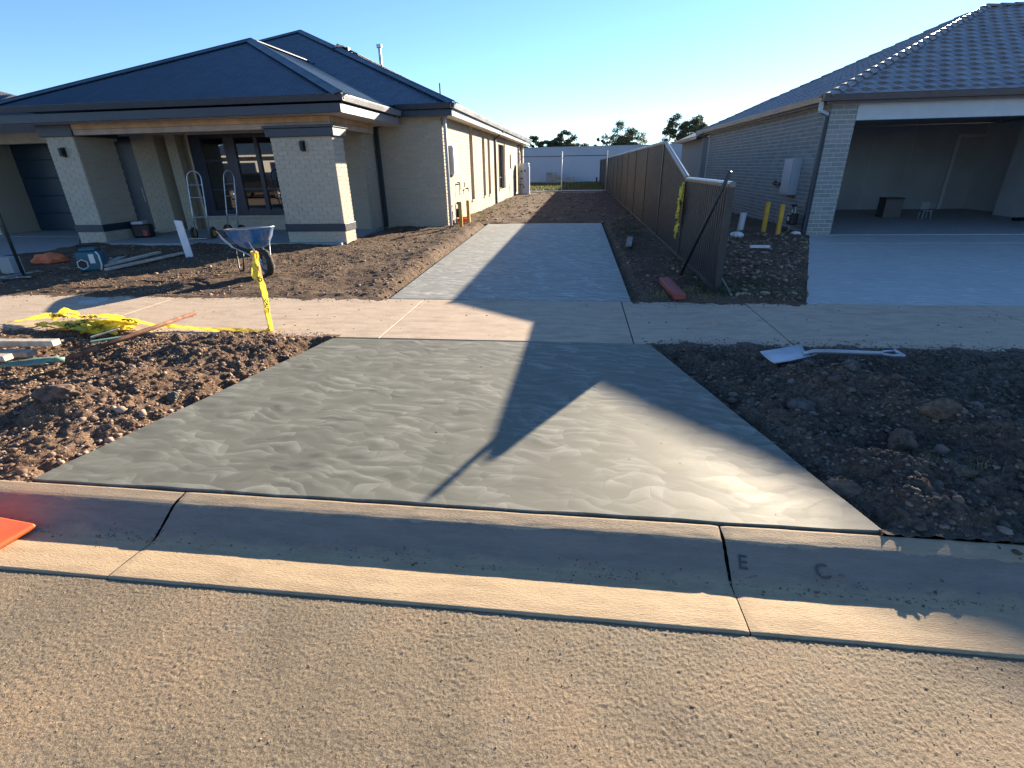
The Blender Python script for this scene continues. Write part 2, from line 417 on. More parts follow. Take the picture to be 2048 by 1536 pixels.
def thing(name, label, cat, loc=(0, 0, 0), rz=0, group=None, kind=None):
    o = bpy.data.objects.new(name, None); COL.objects.link(o); o.empty_display_size = .2
    o.location = loc; o.rotation_euler = (0, 0, rz)
    if label: o['label'] = label
    if cat: o['category'] = cat
    if group: o['group'] = group
    if kind: o['kind'] = kind
    return o
def tag(o, label, cat, group=None, kind=None):
    o['label'] = label; o['category'] = cat
    if group: o['group'] = group
    if kind: o['kind'] = kind
    return o
def copy_thing(root, loc, rz, label, group=None):
    r = root.copy(); COL.objects.link(r); r.location = loc; r.rotation_euler = (0, 0, rz); r['label'] = label
    if group: r['group'] = group
    for ch in list(root.children):
        c = ch.copy(); COL.objects.link(c); c.parent = r
        for g in ch.children:
            d = g.copy(); COL.objects.link(d); d.parent = c
    return r
def mesh_np(name, V, F, mat, smooth=True):
    me = bpy.data.meshes.new(name)
    V = np.asarray(V, dtype=np.float32); F = np.asarray(F, dtype=np.int32)
    me.vertices.add(len(V)); me.vertices.foreach_set('co', V.ravel())
    k = F.shape[1]; me.loops.add(F.size); me.loops.foreach_set('vertex_index', F.ravel())
    me.polygons.add(len(F)); me.polygons.foreach_set('loop_start', np.arange(0, F.size, k, dtype=np.int32))
    me.polygons.foreach_set('loop_total', np.full(len(F), k, dtype=np.int32))
    if smooth: me.polygons.foreach_set('use_smooth', np.ones(len(F), dtype=bool))
    for mm in (mat if isinstance(mat, (list, tuple)) else [mat]): me.materials.append(MATS[mm])
    me.update(); me.validate(); return me
def grid_mesh(name, xs, ys, hfun, mat, keep=None):
    X, Y = np.meshgrid(xs, ys); Z = hfun(X, Y)
    nx, ny = len(xs), len(ys); V = np.stack([X.ravel(), Y.ravel(), Z.ravel()], 1)
    i = np.arange(nx-1)[None, :]+nx*np.arange(ny-1)[:, None]; i = i.ravel()
    F = np.stack([i, i+1, i+nx+1, i+nx], 1)
    if keep is not None:
        cx = X.ravel()[F].mean(1); cy = Y.ravel()[F].mean(1); F = F[keep(cx, cy)]
    return mesh_np(name, V, F, mat)

# ------------------------------------------------------------------ SETTING: ground, road, kerb, path, slabs
Z_ROAD = -.132
CX0, CX1 = (-3.15, 2.125), (1.50, 2.115)          # crossover front corners
CB0, CB1 = (-2.50, 4.715), (.725, 4.735)          # crossover back corners
def xl_cross(Y): return -3.15+(Y-2.12)*.2505
def xr_cross(Y): return 1.50-(Y-2.12)*.297
SU0, SU1, SUB = -2.50, .70, 16.05                 # upper strip
def xl_up(Y): return -2.50-(Y-6.44)*.028
g = MB().box(-600, 600, -300, 1500, -1.2, -.42).build('ground', 'soil_far'); g['kind'] = 'structure'

def h_left(X, Y):
    d = xl_cross(Y)-X
    h = -.015+.035*fbm(X, Y, 1.1, 3, 5)+.030*fbm(X, Y, .35, 3, 9)
    h += .10*np.exp(-((d-.75)/.42)**2)*sstep(2.2, 2.9, Y)*(1-.5*sstep(4.2, 4.8, Y))
    h += .05*np.exp(-(((X+3.3)/.5)**2+((Y-4.35)/.35)**2))
    h += .06*np.exp(-(((X+4.4)/.6)**2+((Y-4.1)/.3)**2))
    h += .020*fbm(X, Y, .10, 3, 21, True)-.014+.011*fbm(X, Y, .035, 3, 33)
    near = 1-sstep(.02, .26, d+.05*fbm(X, Y, .25, 2, 3))
    h = h*(1-near)+(-.13+.03*fbm(X, Y, .08, 2, 4))*near
    k = 1-sstep(2.10, 2.32, Y); h = h*(1-k)+(-.045+.012*fbm(X, Y, .06, 2, 8))*k
    e = sstep(4.62, 4.76, Y); h = h*(1-e)+(.002-.10*np.maximum(0, Y-4.75)+.012*fbm(X, Y, .30, 3, 8)+.005*fbm(X, Y, .05, 2, 9))*e
    return np.where(d < -.03, -.2, h)
def h_right(X, Y):
    d = X-xr_cross(Y)
    h = -.035+.035*fbm(X, Y, 1.0, 3, 55)+.030*fbm(X, Y, .33, 3, 59)
    # the spoil heap, a ridge running down to the right
    t = ((X-1.85)*.62+(3.95-Y)*.78); s = ((X-1.85)*.78-(3.95-Y)*.62)
    h += .19*np.exp(-(s/.30)**2)*sstep(-.35, .25, t)*(1-.7*sstep(1.6, 2.6, t))
    h += .11*np.exp(-(((X-1.85)/.28)**2+((Y-2.62)/.2)**2))+.08*np.exp(-(((X-1.75)/.16)**2+((Y-2.3)/.12)**2))
    h += .07*np.exp(-(((X-2.5)/.4)**2+((Y-2.7)/.3)**2))
    h += .040*fbm(X, Y, .22, 4, 161)+.026*fbm(X, Y, .10, 3, 61, True)-.018+.013*fbm(X, Y, .04, 3, 63)
    near = 1-sstep(.02, .30, d+.05*fbm(X, Y, .25, 2, 3))
    h = h*(1-near)+(-.13+.03*fbm(X, Y, .08, 2, 4))*near
    k = 1-sstep(2.10, 2.28, Y); h = h*(1-k)+(-.03+.014*fbm(X, Y, .06, 2, 8))*k
    e = sstep(4.55, 4.76, Y); h = h*(1-e)+(.003-.12*np.maximum(0, Y-4.75)+.012*fbm(X, Y, .30, 3, 18)+.005*fbm(X, Y, .05, 2, 19))*e
    return np.where(d < -.03, -.2, h)
def h_yard(X, Y):
    h = .005+.04*fbm(X, Y, 1.6, 3, 71)+.022*fbm(X, Y, .45, 3, 77)+.012*fbm(X, Y, .15, 3, 79, True)-.008
    dl = xl_up(Y)-X
    dr = X-(SU1+(Y-6.4)*-.001)
    inside = (dl < -.02) & (dr < -.02) & (Y < SUB-.02)
    h += .055*np.exp(-((dl-.45)/.3)**2)*sstep(6.5, 7.3, Y)*(Y < SUB)
    near = (1-sstep(.0, .28, dl))*(dl > -.03)*(Y < SUB+.1)
    h = h*(1-near)+(-.12+.03*fbm(X, Y, .1, 2, 4))*near
    near = (1-sstep(.0, .22, dr))*(dr > -.03)*(Y < SUB+.1)
    h = h*(1-near)+(-.09+.03*fbm(X, Y, .1, 2, 4))*near
    e = 1-sstep(6.40, 6.62, Y); h = h*(1-e)+(.003-.09*np.maximum(0, 6.41-Y)+.012*fbm(X, Y, .35, 3, 28)+.005*fbm(X, Y, .06, 2, 29))*e
    # flat below the poured slabs beside the houses
    s1 = (X < -12.3) & (Y < 15); s2 = (X < -5.52) & (Y > 11.6)
    s3 = X > 2.79+(Y-6.4)*.395+.02
    h = np.where(s1 | s2 | s3, -.12, h)
    # soil banked against the neighbour's wall
    h += np.where(s3, 0, .05*sstep(3.6, 5.2, X)*sstep(10.5, 13, Y))
    h -= np.where(s1 | s2 | s3 | inside, 0, .0)
    return np.where(inside, -.16, h)
def lin(a, b, st): return np.arange(a, b+st*.5, st)
def xs_vary(parts): return np.unique(np.round(np.concatenate([lin(*p) for p in parts]), 4))

me = grid_mesh('left_verge', xs_vary([(-16, -6.6, .1), (-6.6, -2.4, .016)]), xs_vary([(2.098, 4.88, .016)]), h_left, 'soil_dry')
o = link('left_verge', me); o['kind'] = 'structure'
me = grid_mesh('right_verge', xs_vary([(.6, 4.4, .016), (4.4, 14, .1)]), xs_vary([(2.098, 4.86, .016)]), h_right, 'soil_dark')
o = link('right_verge', me); o['kind'] = 'structure'
me = grid_mesh('yard_soil', xs_vary([(-16, -10, .12), (-10, 4.4, .035), (4.4, 6.5, .1)]), xs_vary([(6.22, 6.7, .02), (6.7, 10, .035), (10, 16.5, .06)]), h_yard, 'soil_yard')
o = link('yard_soil', me); o['kind'] = 'structure'
def h_side(X, Y):
    h = .02*sstep(16.4, 17.5, Y)+.035*fbm(X, Y, 1.6, 3, 71)+.022*fbm(X, Y, .45, 3, 77)+.012*fbm(X, Y, .15, 3, 79, True)-.008
    return h
me = grid_mesh('side_passage_soil', xs_vary([(-3.95, 5.3, .07)]), xs_vary([(16.5, 38, .09)]), h_side, 'soil_yard')
o = link('side_passage_soil', me); o['kind'] = 'structure'
o = MB().box(-40, 60, 38, 56, -.3, .0).build('back_yard', 'soil_far'); o['kind'] = 'structure'

# road: fine grit really modelled near the camera, a plain sheet beyond
def h_road(X, Y):
    g1 = gnoise(X*75, Y*75, 91); g2 = gnoise(X*38+5, Y*38, 92); g3 = gnoise(X*130, Y*130, 95)
    pit = fbm(X, Y, .25, 3, 93)
    a = .85+.25*sstep(-.3, .5, fbm(X, Y, .7, 2, 97))
    return Z_ROAD+a*(.0021*np.maximum(g1, -.3)+.0006*g2+.0021*g3)+.0009*pit
me = grid_mesh('road', xs_vary([(-3.4, 2.6, .0055)]), xs_vary([(.28, 1.535, .0055)]), h_road, 'road_grit')
road = link('road', me); road['kind'] = 'structure'
mb = MB()
for (x0, x1, y0, y1) in ((-90, -3.4, .28, 1.535), (2.6, 90, .28, 1.535), (-90, 90, -7.2, .28)):
    mb.box(x0, x1, y0, y1, Z_ROAD-.12, Z_ROAD)
o = mb.build('road_surface', 'road_grit'); o['kind'] = 'structure'
o = MB().box(-90, 90, -40, -7.35, -.4, -.06).build('far_verge', 'soil_dry'); o['kind'] = 'structure'

# kerb and channel, cast in lengths between joints
kerb = thing('kerb', None, None, (0, 1.8, 0), kind='structure')
KP = [(1.545, -.125), (1.60, -.126), (1.72, -.135), (1.79, -.144), (1.82, -.143), (1.85, -.133), (1.93, -.090), (1.985, -.060),
      (2.008, -.051), (2.030, -.046), (2.060, -.042), (2.092, -.038), (2.100, -.042)]
def kerb_len(x0, x1):
    xs = lin(x0+.0025, x1-.0025, .03 if -4 < x0 < 3 else .4); xs[-1] = x1-.0025
    pts = np.array(KP)
    t = np.concatenate([np.linspace(i, i+1, 5)[:-1] for i in range(len(pts)-1)]+[[len(pts)-1]])
    py = np.interp(t, range(len(pts)), pts[:, 0]); pz = np.interp(t, range(len(pts)), pts[:, 1])
    X, Yg = np.meshgrid(xs, py); Zg = np.repeat(pz[:, None], len(xs), 1)
    Zg = Zg+.0011*fbm(X, Yg*3, .12, 3, 140)*sstep(1.56, 1.62, Yg)
    edge = np.minimum(X-xs[0], xs[-1]-X)+0; Zg = Zg-.004*(1-sstep(0, .03, edge))
    X = X.copy(); gr = .0055*sstep(1.80, 1.86, Yg)*(1-.6*sstep(2.03, 2.07, Yg))*(1+.4*gnoise(Yg*60, X*0+x0, 4)); X[:, 0] += gr[:, 0]; X[:, -1] -= gr[:, -1]
    Yg = Yg+np.where(Yg < 1.55, .003*gnoise(X*30, Yg*0, 7), 0)
    # side walls down to the base
    Yg = np.vstack([Yg[:1], Yg, Yg[-1:]]); Zg = np.vstack([Zg[:1]*0-.25, Zg, Zg[-1:]*0-.25]); X = np.vstack([X[:1], X, X[-1:]])
    ny, nx = X.shape; V = np.stack([X.ravel(), Yg.ravel(), Zg.ravel()], 1)
    i = (np.arange(nx-1)[None, :]+nx*np.arange(ny-1)[:, None]).ravel()
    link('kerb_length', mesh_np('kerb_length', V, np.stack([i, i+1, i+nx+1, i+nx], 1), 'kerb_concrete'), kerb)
joints = [-30, -16, -10, -7.9, -5.0, -2.14, .735, 3.6, 6.5, 12, 30]
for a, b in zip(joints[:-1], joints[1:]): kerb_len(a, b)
MB().box(-30, 30, 1.60, 2.07, -.30, -.165).build('kerb_base', 'joint_dark', kerb)
# dirt washed into the channel and letters scratched in the kerb
def scratched(txt, x, y, z, s, rz, name, tilt=.495):
    cu = bpy.data.curves.new(name, 'FONT'); cu.body = txt; cu.size = s; cu.extrude = .001; cu.align_x = 'CENTER'
    cu.materials.append(MATS['letter_green'])
    o = bpy.data.objects.new(name, cu); COL.objects.link(o); dg = bpy.context.evaluated_depsgraph_get()
    me = bpy.data.meshes.new_from_object(o.evaluated_get(dg)); bpy.data.objects.remove(o)
    M = Matrix.Translation((x, y, z)) @ Euler((tilt, 0, rz)).to_matrix().to_4x4(); me.transform(M)
    return link('scratched_letter', me, kerb)
scratched('E', .80, 1.885, -.1105, .095, -.1, 'e')
scratched('C', 1.15, 1.870, -.1185, .095, .2, 'c')

# crossover slab
def slab(name, poly, zf, mat, thick=.13, bev=.006):
    n = len(poly); vs = [(x, y, zf(x, y)-thick) for x, y in poly]+[(x, y, zf(x, y)) for x, y in poly]
    mb = MB(); mb.add(vs, [list(range(n))[::-1], list(range(n, 2*n))]+[(i, (i+1) % n, (i+1) % n+n, i+n) for i in range(n)])
    o = mb.build(name, mat, bevel=bev); o['kind'] = 'structure'; return o
# slightly wavy front lip
front = [(x, 2.120+.004*math.sin(x*5)+.003*math.sin(x*13+1)) for x in np.linspace(CX0[0], CX1[0], 40)]
poly = front+[(xr_cross(y)+.003*math.sin(y*9), y) for y in np.linspace(2.3, 4.6, 14)]+[CB1, CB0]+[(xl_cross(y)+.003*math.sin(y*8), y) for y in np.linspace(4.6, 2.3, 14)]
def zc(x, y): return -.034+.034*min(1, max(0, (y-2.12)/2.6))
slab('driveway_crossover', poly, zc, 'fresh_concrete', bev=.004)
MB().box(-3.2, 1.55, 2.101, 2.135, -.3, -.075).build('expansion_joint', 'joint_dark')['kind'] = 'structure'
slab('driveway_strip', [(SU0, 6.425), (SU1, 6.415), (.69, SUB), (-2.77, SUB)], lambda x, y: 0.0, 'strip_concrete')
slab('neighbour_driveway', [(2.80, 6.42), (14, 6.42), (14, 11.55), (4.83, 11.55)], lambda x, y: .002, 'neighbour_concrete')
slab('neighbour_apron', [(4.84, 11.57), (14, 11.57), (14, 12.90), (5.36, 12.90)], lambda x, y: .006, 'neighbour_concrete')
slab('garage_driveway', [(-26, 6.45), (-12.35, 6.45), (-12.35, 13.3), (-26, 13.3)], lambda x, y: .0, 'porch_concrete')
slab('garage_apron', [(-26, 13.32), (-12.76, 13.32), (-12.76, 15.2), (-26, 15.2)], lambda x, y: .004, 'porch_concrete')

# footpath in panels
fp = thing('footpath', None, None, (0, 5.5, 0), kind='structure')
jx = [-26, -19, -13, -9.2, -5.6, -2.01, .575, 2.07, 4.7, 7.3, 10, 14, 26]
for a, b in zip(jx[:-1], jx[1:]):
    y0, y1 = 4.755, 6.405
    MB().box(a+.006, b-.006, y0, y1, -.12, -.001+rnd.uniform(-.002, .002)).build('concrete_panel', 'path_concrete', fp, bevel=.006)
MB().box(-26, 26, 4.79, 6.37, -.14, -.035).build('base', 'joint_dark', fp)
mc = MB(); mc.tube([(1.60, 5.74, -.03), (1.60, 5.74, .006)], .30, 40); mh = mc.build('manhole_cover', 'path_concrete', bevel=.004)
tag(mh, 'round concrete manhole cover set flush in the shaded footpath near the fence end', 'manhole cover')
mc = MB(); mc.tube([(-6.65, 6.08, -.03), (-6.65, 6.08, .005)], .17, 30)
tag(mc.build('access_cover', 'neighbour_concrete', bevel=.003), 'small pale round access cover in the footpath inside the wheelbarrow shadow', 'access cover')

# ------------------------------------------------------------------ stones and clods
def ico(sub):
    bm = bmesh.new(); bmesh.ops.create_icosphere(bm, subdivisions=sub, radius=1)
    V = np.array([v.co[:] for v in bm.verts]); F = np.array([[v.index for v in f.verts] for f in bm.faces]); bm.free(); return V, F
IV, IF = ico(1)
rs = np.random.RandomState(5)
def stones(name, n, region, hf, mat, smin, smax, cluster=None, flat=.6, sink=.25, power=3):
    P = []
    tries = 0
    x0, x1, y0, y1 = region
    X = rs.uniform(x0, x1, n*4); Y = rs.uniform(y0, y1, n*4)
    if cluster is not None:
        k = rs.uniform(0, 1, n*4) < cluster(X, Y); X, Y = X[k], Y[k]
    X, Y = X[:n], Y[:n]; n = len(X)
    H = hf(X, Y); S = smin+(smax-smin)*rs.uniform(0, 1, n)**power
    V = np.empty((n, len(IV), 3)); ang = rs.uniform(0, 6.28, n)
    base = IV[None]*(1+rs.uniform(-.28, .28, (n, len(IV), 1)))*np.stack([rs.uniform(.7, 1.3, n), rs.uniform(.7, 1.2, n), flat*rs.uniform(.6, 1.2, n)], 1)[:, None, :]
    c, s_ = np.cos(ang)[:, None], np.sin(ang)[:, None]
    V[..., 0] = (base[..., 0]*c-base[..., 1]*s_)*S[:, None]+X[:, None]
    V[..., 1] = (base[..., 0]*s_+base[..., 1]*c)*S[:, None]+Y[:, None]
    V[..., 2] = base[..., 2]*S[:, None]+(H+S*flat*(1-2*sink)*.6)[:, None]
    F = (IF[None]+(np.arange(n)*len(IV))[:, None, None]).reshape(-1, 3)
    o = link(name, mesh_np(name, V.reshape(-1, 3), F, mat, False)); o['kind'] = 'stuff'; return o
brick_mat('stone_mix', (.10, .062, .042), (.21, .14, .095), (.40, .31, .235), .95)
brick_mat('stone_road', (.15, .11, .075), (.25, .19, .125), (.36, .28, .20), .95)
brick_mat('stone_dark', (.065, .05, .04), (.14, .108, .083), (.24, .195, .155), .95)
brick_mat('stone_yard', (.12, .075, .048), (.22, .14, .09), (.36, .265, .185), .95)
stones('gravel', 22000, (-6.8, -2.55, 2.12, 4.74), h_left, 'stone_mix', .003, .015, lambda X, Y: (xl_cross(Y)-X > .0)*(.25+.75*sstep(-.4, .5, fbm(X, Y, .5, 3, 200))))
stones('gravel', 2200, (-4.4, -2.45, 2.12, 4.74), h_left, 'stone_mix', .006, .028, lambda X, Y: np.where((xl_cross(Y)-X > .01), np.exp(-((xl_cross(Y)-X-.07)/.09)**2), 0), power=1.6)
stones('gravel', 14000, (.75, 4.6, 2.12, 4.76), h_right, 'stone_dark', .003, .018, lambda X, Y: (X-xr_cross(Y) > .0)*(.3+.7*sstep(-.4, .5, fbm(X, Y, .5, 3, 201))))
stones('soil_crumbs', 420, (.9, 3.6, 2.12, 4.3), h_right, 'stone_dark', .012, .045, lambda X, Y: (X-xr_cross(Y) > .06)*(.25+.75*sstep(-.1, .5, fbm(X, Y, .6, 3, 203))), flat=.75, power=2.5)
stones('soil_crumbs', 420, (-6.5, -2.7, 2.15, 4.6), h_left, 'stone_mix', .012, .038, lambda X, Y: (xl_cross(Y)-X > .1)*(.2+.8*sstep(-.1, .5, fbm(X, Y, .6, 3, 204))), flat=.7, power=2.5)
def notslab(X, Y): return ((X < xl_up(Y)-.02) | (X > .74) | (Y > SUB)) & ~((X < -12.3) | ((X < -5.5) & (Y > 11.5))) & ~(X > 2.76+(Y-6.4)*.395)
stones('gravel', 14000, (-11.5, 3.5, 6.45, 12.5), h_yard, 'stone_yard', .004, .022, lambda X, Y: notslab(X, Y)*(.15+.85*sstep(-.2, .5, fbm(X, Y, 1.0, 3, 205))))
stones('rubble', 1500, (1.95, 5.1, 6.5, 13), h_yard, 'stone_mix', .012, .055, lambda X, Y: notslab(X, Y)*(.3+.7*sstep(-.2, .4, fbm(X, Y, .8, 2, 207))), power=2.2)
stones('soil_crumbs', 1100, (-11, 1.8, 6.5, 16.3), h_yard, 'stone_yard', .015, .045, lambda X, Y: notslab(X, Y)*(.1+.9*sstep(0, .5, fbm(X, Y, 1.1, 2, 209))), flat=.55, power=2.2)
stones('soil_crumbs', 900, (-3.8, 1.8, 16.6, 34), h_side, 'stone_yard', .02, .07, lambda X, Y: .1+.9*sstep(0, .5, fbm(X, Y, 1.3, 2, 210)), flat=.5, power=2)
# crumbs of soil dropped on the concrete and in the channel
stones('soil_crumbs', 200, (-3, 3.5, 1.70, 1.83), lambda X, Y: X*0-.141, 'stone_yard', .0015, .008, None, sink=.3)
stones('soil_crumbs', 520, (.6, 3.2, 1.70, 1.90), lambda X, Y: X*0-.143+np.maximum(0, Y-1.832)*.54, 'stone_yard', .0015, .009, lambda X, Y: .1+.9*sstep(1.0, 1.9, X), sink=.3)
stones('soil_crumbs', 420, (-8, 5, 4.78, 6.38), lambda X, Y: X*0, 'stone_yard', .003, .014, None, sink=.4, flat=.4)
stones('soil_crumbs', 40, (-2.8, 1.3, 2.2, 4.6), lambda X, Y: -.034+.034*(Y-2.12)/2.6, 'stone_dark', .003, .009, lambda X, Y: (X > xl_cross(Y)+.05) & (X < xr_cross(Y)-.05), sink=.4, flat=.5)
stones('soil_crumbs', 2200, (-9, 2.75, 6.18, 6.42), lambda X, Y: X*0, 'stone_yard', .002, .012, lambda X, Y: np.exp((Y-6.42)/.07)*((X < -2.5) | (X > .75)), sink=.4, flat=.45)
stones('soil_crumbs', 2200, (-7, -2.6, 4.75, 5.0), lambda X, Y: X*0, 'stone_mix', .002, .011, lambda X, Y: np.exp((4.75-Y)/.07), sink=.4, flat=.45)
stones('soil_crumbs', 1600, (.8, 4.6, 4.75, 5.0), lambda X, Y: X*0, 'stone_dark', .002, .011, lambda X, Y: np.exp((4.75-Y)/.07), sink=.4, flat=.45)
stones('road_grit_stones', 4200, (-2.8, 2.3, .32, 1.53), lambda X, Y: X*0+Z_ROAD+.0005, 'stone_road', .0010, .0036, None, sink=.25, power=2.5)
stones('soil_crumbs', 2600, (-3.2, 3.2, 1.795, 1.90), lambda X, Y: X*0-.144+np.maximum(0, Y-1.83)*.5, 'stone_yard', .0012, .0065, lambda X, Y: np.exp(-((Y-1.83)/.03)**2)*(.2+.8*sstep(-.2, .5, fbm(X, Y*0, .35, 3, 77))), sink=.3)
# soil piled thin over the kerb at the far right
stones('soil_crumbs', 900, (1.9, 4.0, 1.98, 2.2), lambda X, Y: -.042-np.maximum(0, 2.0-Y)*.54, 'clod_brown', .006, .024, lambda X, Y: sstep(1.95, 2.12, Y+.08*gnoise(X*4, Y*0, 3))*sstep(1.8, 2.6, X), sink=.35)

IV3, IF3 = ico(4)
def boulder(name, x, y, hf, s, sq, mat, label, cat, seed, group=None, rz=0):
    V = IV3.copy()
    d = 1+.34*fbm(V[:, 0]*1+seed, V[:, 1]+V[:, 2]*.7, 1.0, 4, seed)+.16*fbm(V[:, 0]+V[:, 2], V[:, 1]-V[:, 2], .30, 4, seed+3, True)-.1+.07*fbm(V[:, 0]*2-V[:, 2], V[:, 1]*2+V[:, 2], .2, 3, seed+7)
    V = V*d[:, None]*s*np.array(sq)
    z = float(hf(np.array([x]), np.array([y]))[0])
    o = link(name, mesh_np(name, V, IF3, mat)); o.location = (x, y, z+s*sq[2]*.12); o.rotation_euler = (0, 0, rz)
    tag(o, label, cat, group); return o
boulder('soil_clod', -3.79, 2.93, h_left, .115, (1.3, .8, .6), 'clod_brown', 'large flat brown clod of earth lying on the left verge near the kerb', 'soil clod', 3)
boulder('rock', -3.13, 3.22, h_left, .045, (.9, .8, .9), 'rock_grey', 'pale round stone in the gap beside the left edge of the fresh crossover', 'rock', 5)
boulder('soil_clod', -4.02, 4.42, h_left, .07, (.8, .8, 1.3), 'clod_brown', 'upright reddish clod behind the brown shovel handle on the left verge', 'soil clod', 8)
boulder('soil_clod', 1.50, 2.52, h_right, .09, (1, .9, .9), 'clod_brown', 'rough dark clod right against the crossover edge, nearest the kerb on the right', 'soil clod', 12)
boulder('soil_clod', 2.36, 3.80, h_right, .11, (1.1, .9, .7), 'clod_brown', 'wide smooth mound of earth behind the spoil heap, below the shovel handle', 'soil clod', 15)
boulder('soil_clod', 2.28, 3.12, h_right, .08, (1.3, .8, .75), 'clod_brown', 'big crumbly clod sitting on top of the spoil heap on the right', 'soil clod', 19)
boulder('soil_clod', 1.98, 2.9, h_right, .085, (.8, .9, 1.2), 'clod_brown', 'upright pointed clod in the middle of the right spoil heap', 'soil clod', 23)
boulder('rock', 1.60, 3.40, h_right, .07, (1.2, .8, .8), 'rock_grey', 'grey lump of rubble between the crossover edge and the spoil heap', 'rock', 27)
boulder('rock', 2.05, 3.78, h_right, .055, (1, .8, 1), 'rock_grey', 'small grey block of stone below the middle of the shovel handle', 'rock', 31)
boulder('soil_clod', 2.1, 2.62, h_right, .09, (1.3, .7, .6), 'clod_brown', 'grassy sod lump on the front slope of the right spoil heap', 'soil clod', 37)

# ------------------------------------------------------------------ brick courses
BL, BH, BT = .235, .082, .03          # brick face and depth proud of the mortar backing
PITL, PITH = .245, .092
BUDGET = {}
def brick_shared(mat):
    key = 'brick_'+mat
    if key not in BUDGET:
        mb = MB(); e = .004
        L, H, T = BL/2, BH/2, BT
        # face with a small chamfer, open at the back
        vs = [(-L, 0, -H), (L, 0, -H), (L, 0, H), (-L, 0, H), (-L+e, -T, -H+e), (L-e, -T, -H+e), (L-e, -T, H-e), (-L+e, -T, H-e)]
        mb.add(vs, [(4, 5, 6, 7), (0, 1, 5, 4), (1, 2, 6, 5), (2, 3, 7, 6), (3, 0, 4, 7)])
        BUDGET[key] = mb.mesh('brick', mat)
    return BUDGET[key]
def brick_face(parent, mat, org, ud, L, z0, z1, holes=(), single=0, z_first=0, stuffname='brickwork'):
    """courses on a vertical face: org (x,y) start, ud unit direction along it, outside is to the right of ud ... bricks stand proud of the face"""
    ud = Vector((ud[0], ud[1], 0)).normalized(); nrm = Vector((ud.y, -ud.x, 0))
    mb = MB(); left = single; rz = math.atan2(ud.y, ud.x); sh = brick_shared(mat)
    nc = int(math.floor((z1-z0)/PITH+1e-6)); cnt = 0
    for k in range(nc):
        za = z0+k*PITH+.005; zb = za+BH; off = (PITL/2 if k % 2 else 0)
        s = -off
        while s < L-.02:
            a, b = max(s, 0), min(s+BL, L)
            segs = [(a, b)] if b-a > .03 else []
            for (h0, h1, hz0, hz1) in holes:
                if zb > hz0+.01 and za < hz1-.01:
                    ns = []
                    for (p, q) in segs:
                        if q <= h0 or p >= h1: ns.append((p, q)); continue
                        if p < h0-.03: ns.append((p, h0))
                        if q > h1+.03: ns.append((h1, q))
                    segs = ns
            for (p, q) in segs:
                j = rnd.uniform(-.0015, .0015)
                if left > 0 and abs((q-p)-BL) < .002:
                    o = bpy.data.objects.new('brick', sh); COL.objects.link(o); o.parent = parent
                    c = Vector((org[0], org[1], 0))+ud*((p+q)/2)+nrm*(j)
                    o.matrix_parent_inverse = pinv(parent); o.location = (c.x, c.y, (za+zb)/2); o.rotation_euler = (0, 0, rz)
                    left -= 1; cnt += 1
                else:
                    c = Vector((org[0], org[1], (za+zb)/2))+ud*((p+q)/2)
                    e = .004; hl = (q-p)/2; T = BT+j; H = BH/2
                    vs = [c+ud*x*(hl)+nrm*0+Vector((0, 0, y*H)) for x, y in ((-1, -1), (1, -1), (1, 1), (-1, 1))]
                    vs += [c+ud*x*(hl-e)+nrm*T+Vector((0, 0, y*(H-e))) for x, y in ((-1, -1), (1, -1), (1, 1), (-1, 1))]
                    mb.add(vs, [(4, 5, 6, 7), (0, 1, 5, 4), (1, 2, 6, 5), (2, 3, 7, 6), (3, 0, 4, 7)])
            s += PITL
    if mb.v:
        o = mb.build(stuffname, mat, parent, fix=False); o['kind'] = 'stuff'
    return cnt
def wall_slab(parent, mat, x0, x1, y0, y1, z0, z1, name='wall'):
    return MB().box(x0, x1, y0, y1, z0, z1).build(name, mat, parent)
def wall_with_holes(parent, mat, axis, fixed, thick, a0, a1, z0, z1, holes, name='wall'):
    """backing wall as butted boxes around the openings; axis 'x' runs along x"""
    mb = MB(); cuts = sorted(set([a0, a1]+[h for H in holes for h in H[:2]]))
    cuts = [c for c in cuts if a0 <= c <= a1]
    for p, q in zip(cuts[:-1], cuts[1:]):
        zs = [(z0, z1)]
        for (h0, h1, b0, b1) in holes:
            if p >= h0-1e-6 and q <= h1+1e-6:
                n = []
                for (u, v) in zs:
                    if b0 > u: n.append((u, min(b0, v)))
                    if b1 < v: n.append((max(b1, u), v))
                zs = n
        for (u, v) in zs:
            if v-u < .005: continue
            if axis == 'x': mb.box(p, q, fixed, fixed+thick, u, v)
            else: mb.box(fixed-thick, fixed, p, q, u, v)
    return mb.build(name, mat, parent)
def gutter(parent, a, b, mat, out_dir, w=.11, h=.13, name='gutter'):
    """quad gutter: outer face leans out, lip rolled"""
    prof = [(0, 0), (w*.82, 0), (w, h*.80), (w, h*.86), (w*1.1, h*.9), (w*1.1, h*.98), (w*.95, h), (w*.93, h*.86), (w*.78, .012), (.01, .012), (.01, h), (0, h)]
    return MB().extr(prof, a, b, side=out_dir).build(name, mat, parent)

def corr_face(parent, org, ud, vd, nd, L, vfun, mat, pitch=.09, amp=.013, name='roof_sheet', sub=6, lap=True):
    """corrugated sheet: org + u*ud + v*vd, v from vfun(u)[0] to [1]"""
    org, ud, vd, nd = Vector(org), Vector(ud).normalized(), Vector(vd).normalized(), Vector(nd).normalized()
    n = int(L/pitch*sub); V = []; F = []; pr = False
    for i in range(n+1):
        u = L*i/n; v0, v1 = vfun(u)
        if v1-v0 < .01: v1 = v0+.01
        h = amp*math.cos(2*math.pi*u/pitch)+(.003 if lap and (u % .762) < .05 else 0)
        for v in (v0, v1): V.append(tuple(org+ud*u+vd*v+nd*h))
        if i: F.append((2*i-2, 2*i, 2*i+1, 2*i-1))
    return link(name, mesh_np(name, V, F, mat), parent)

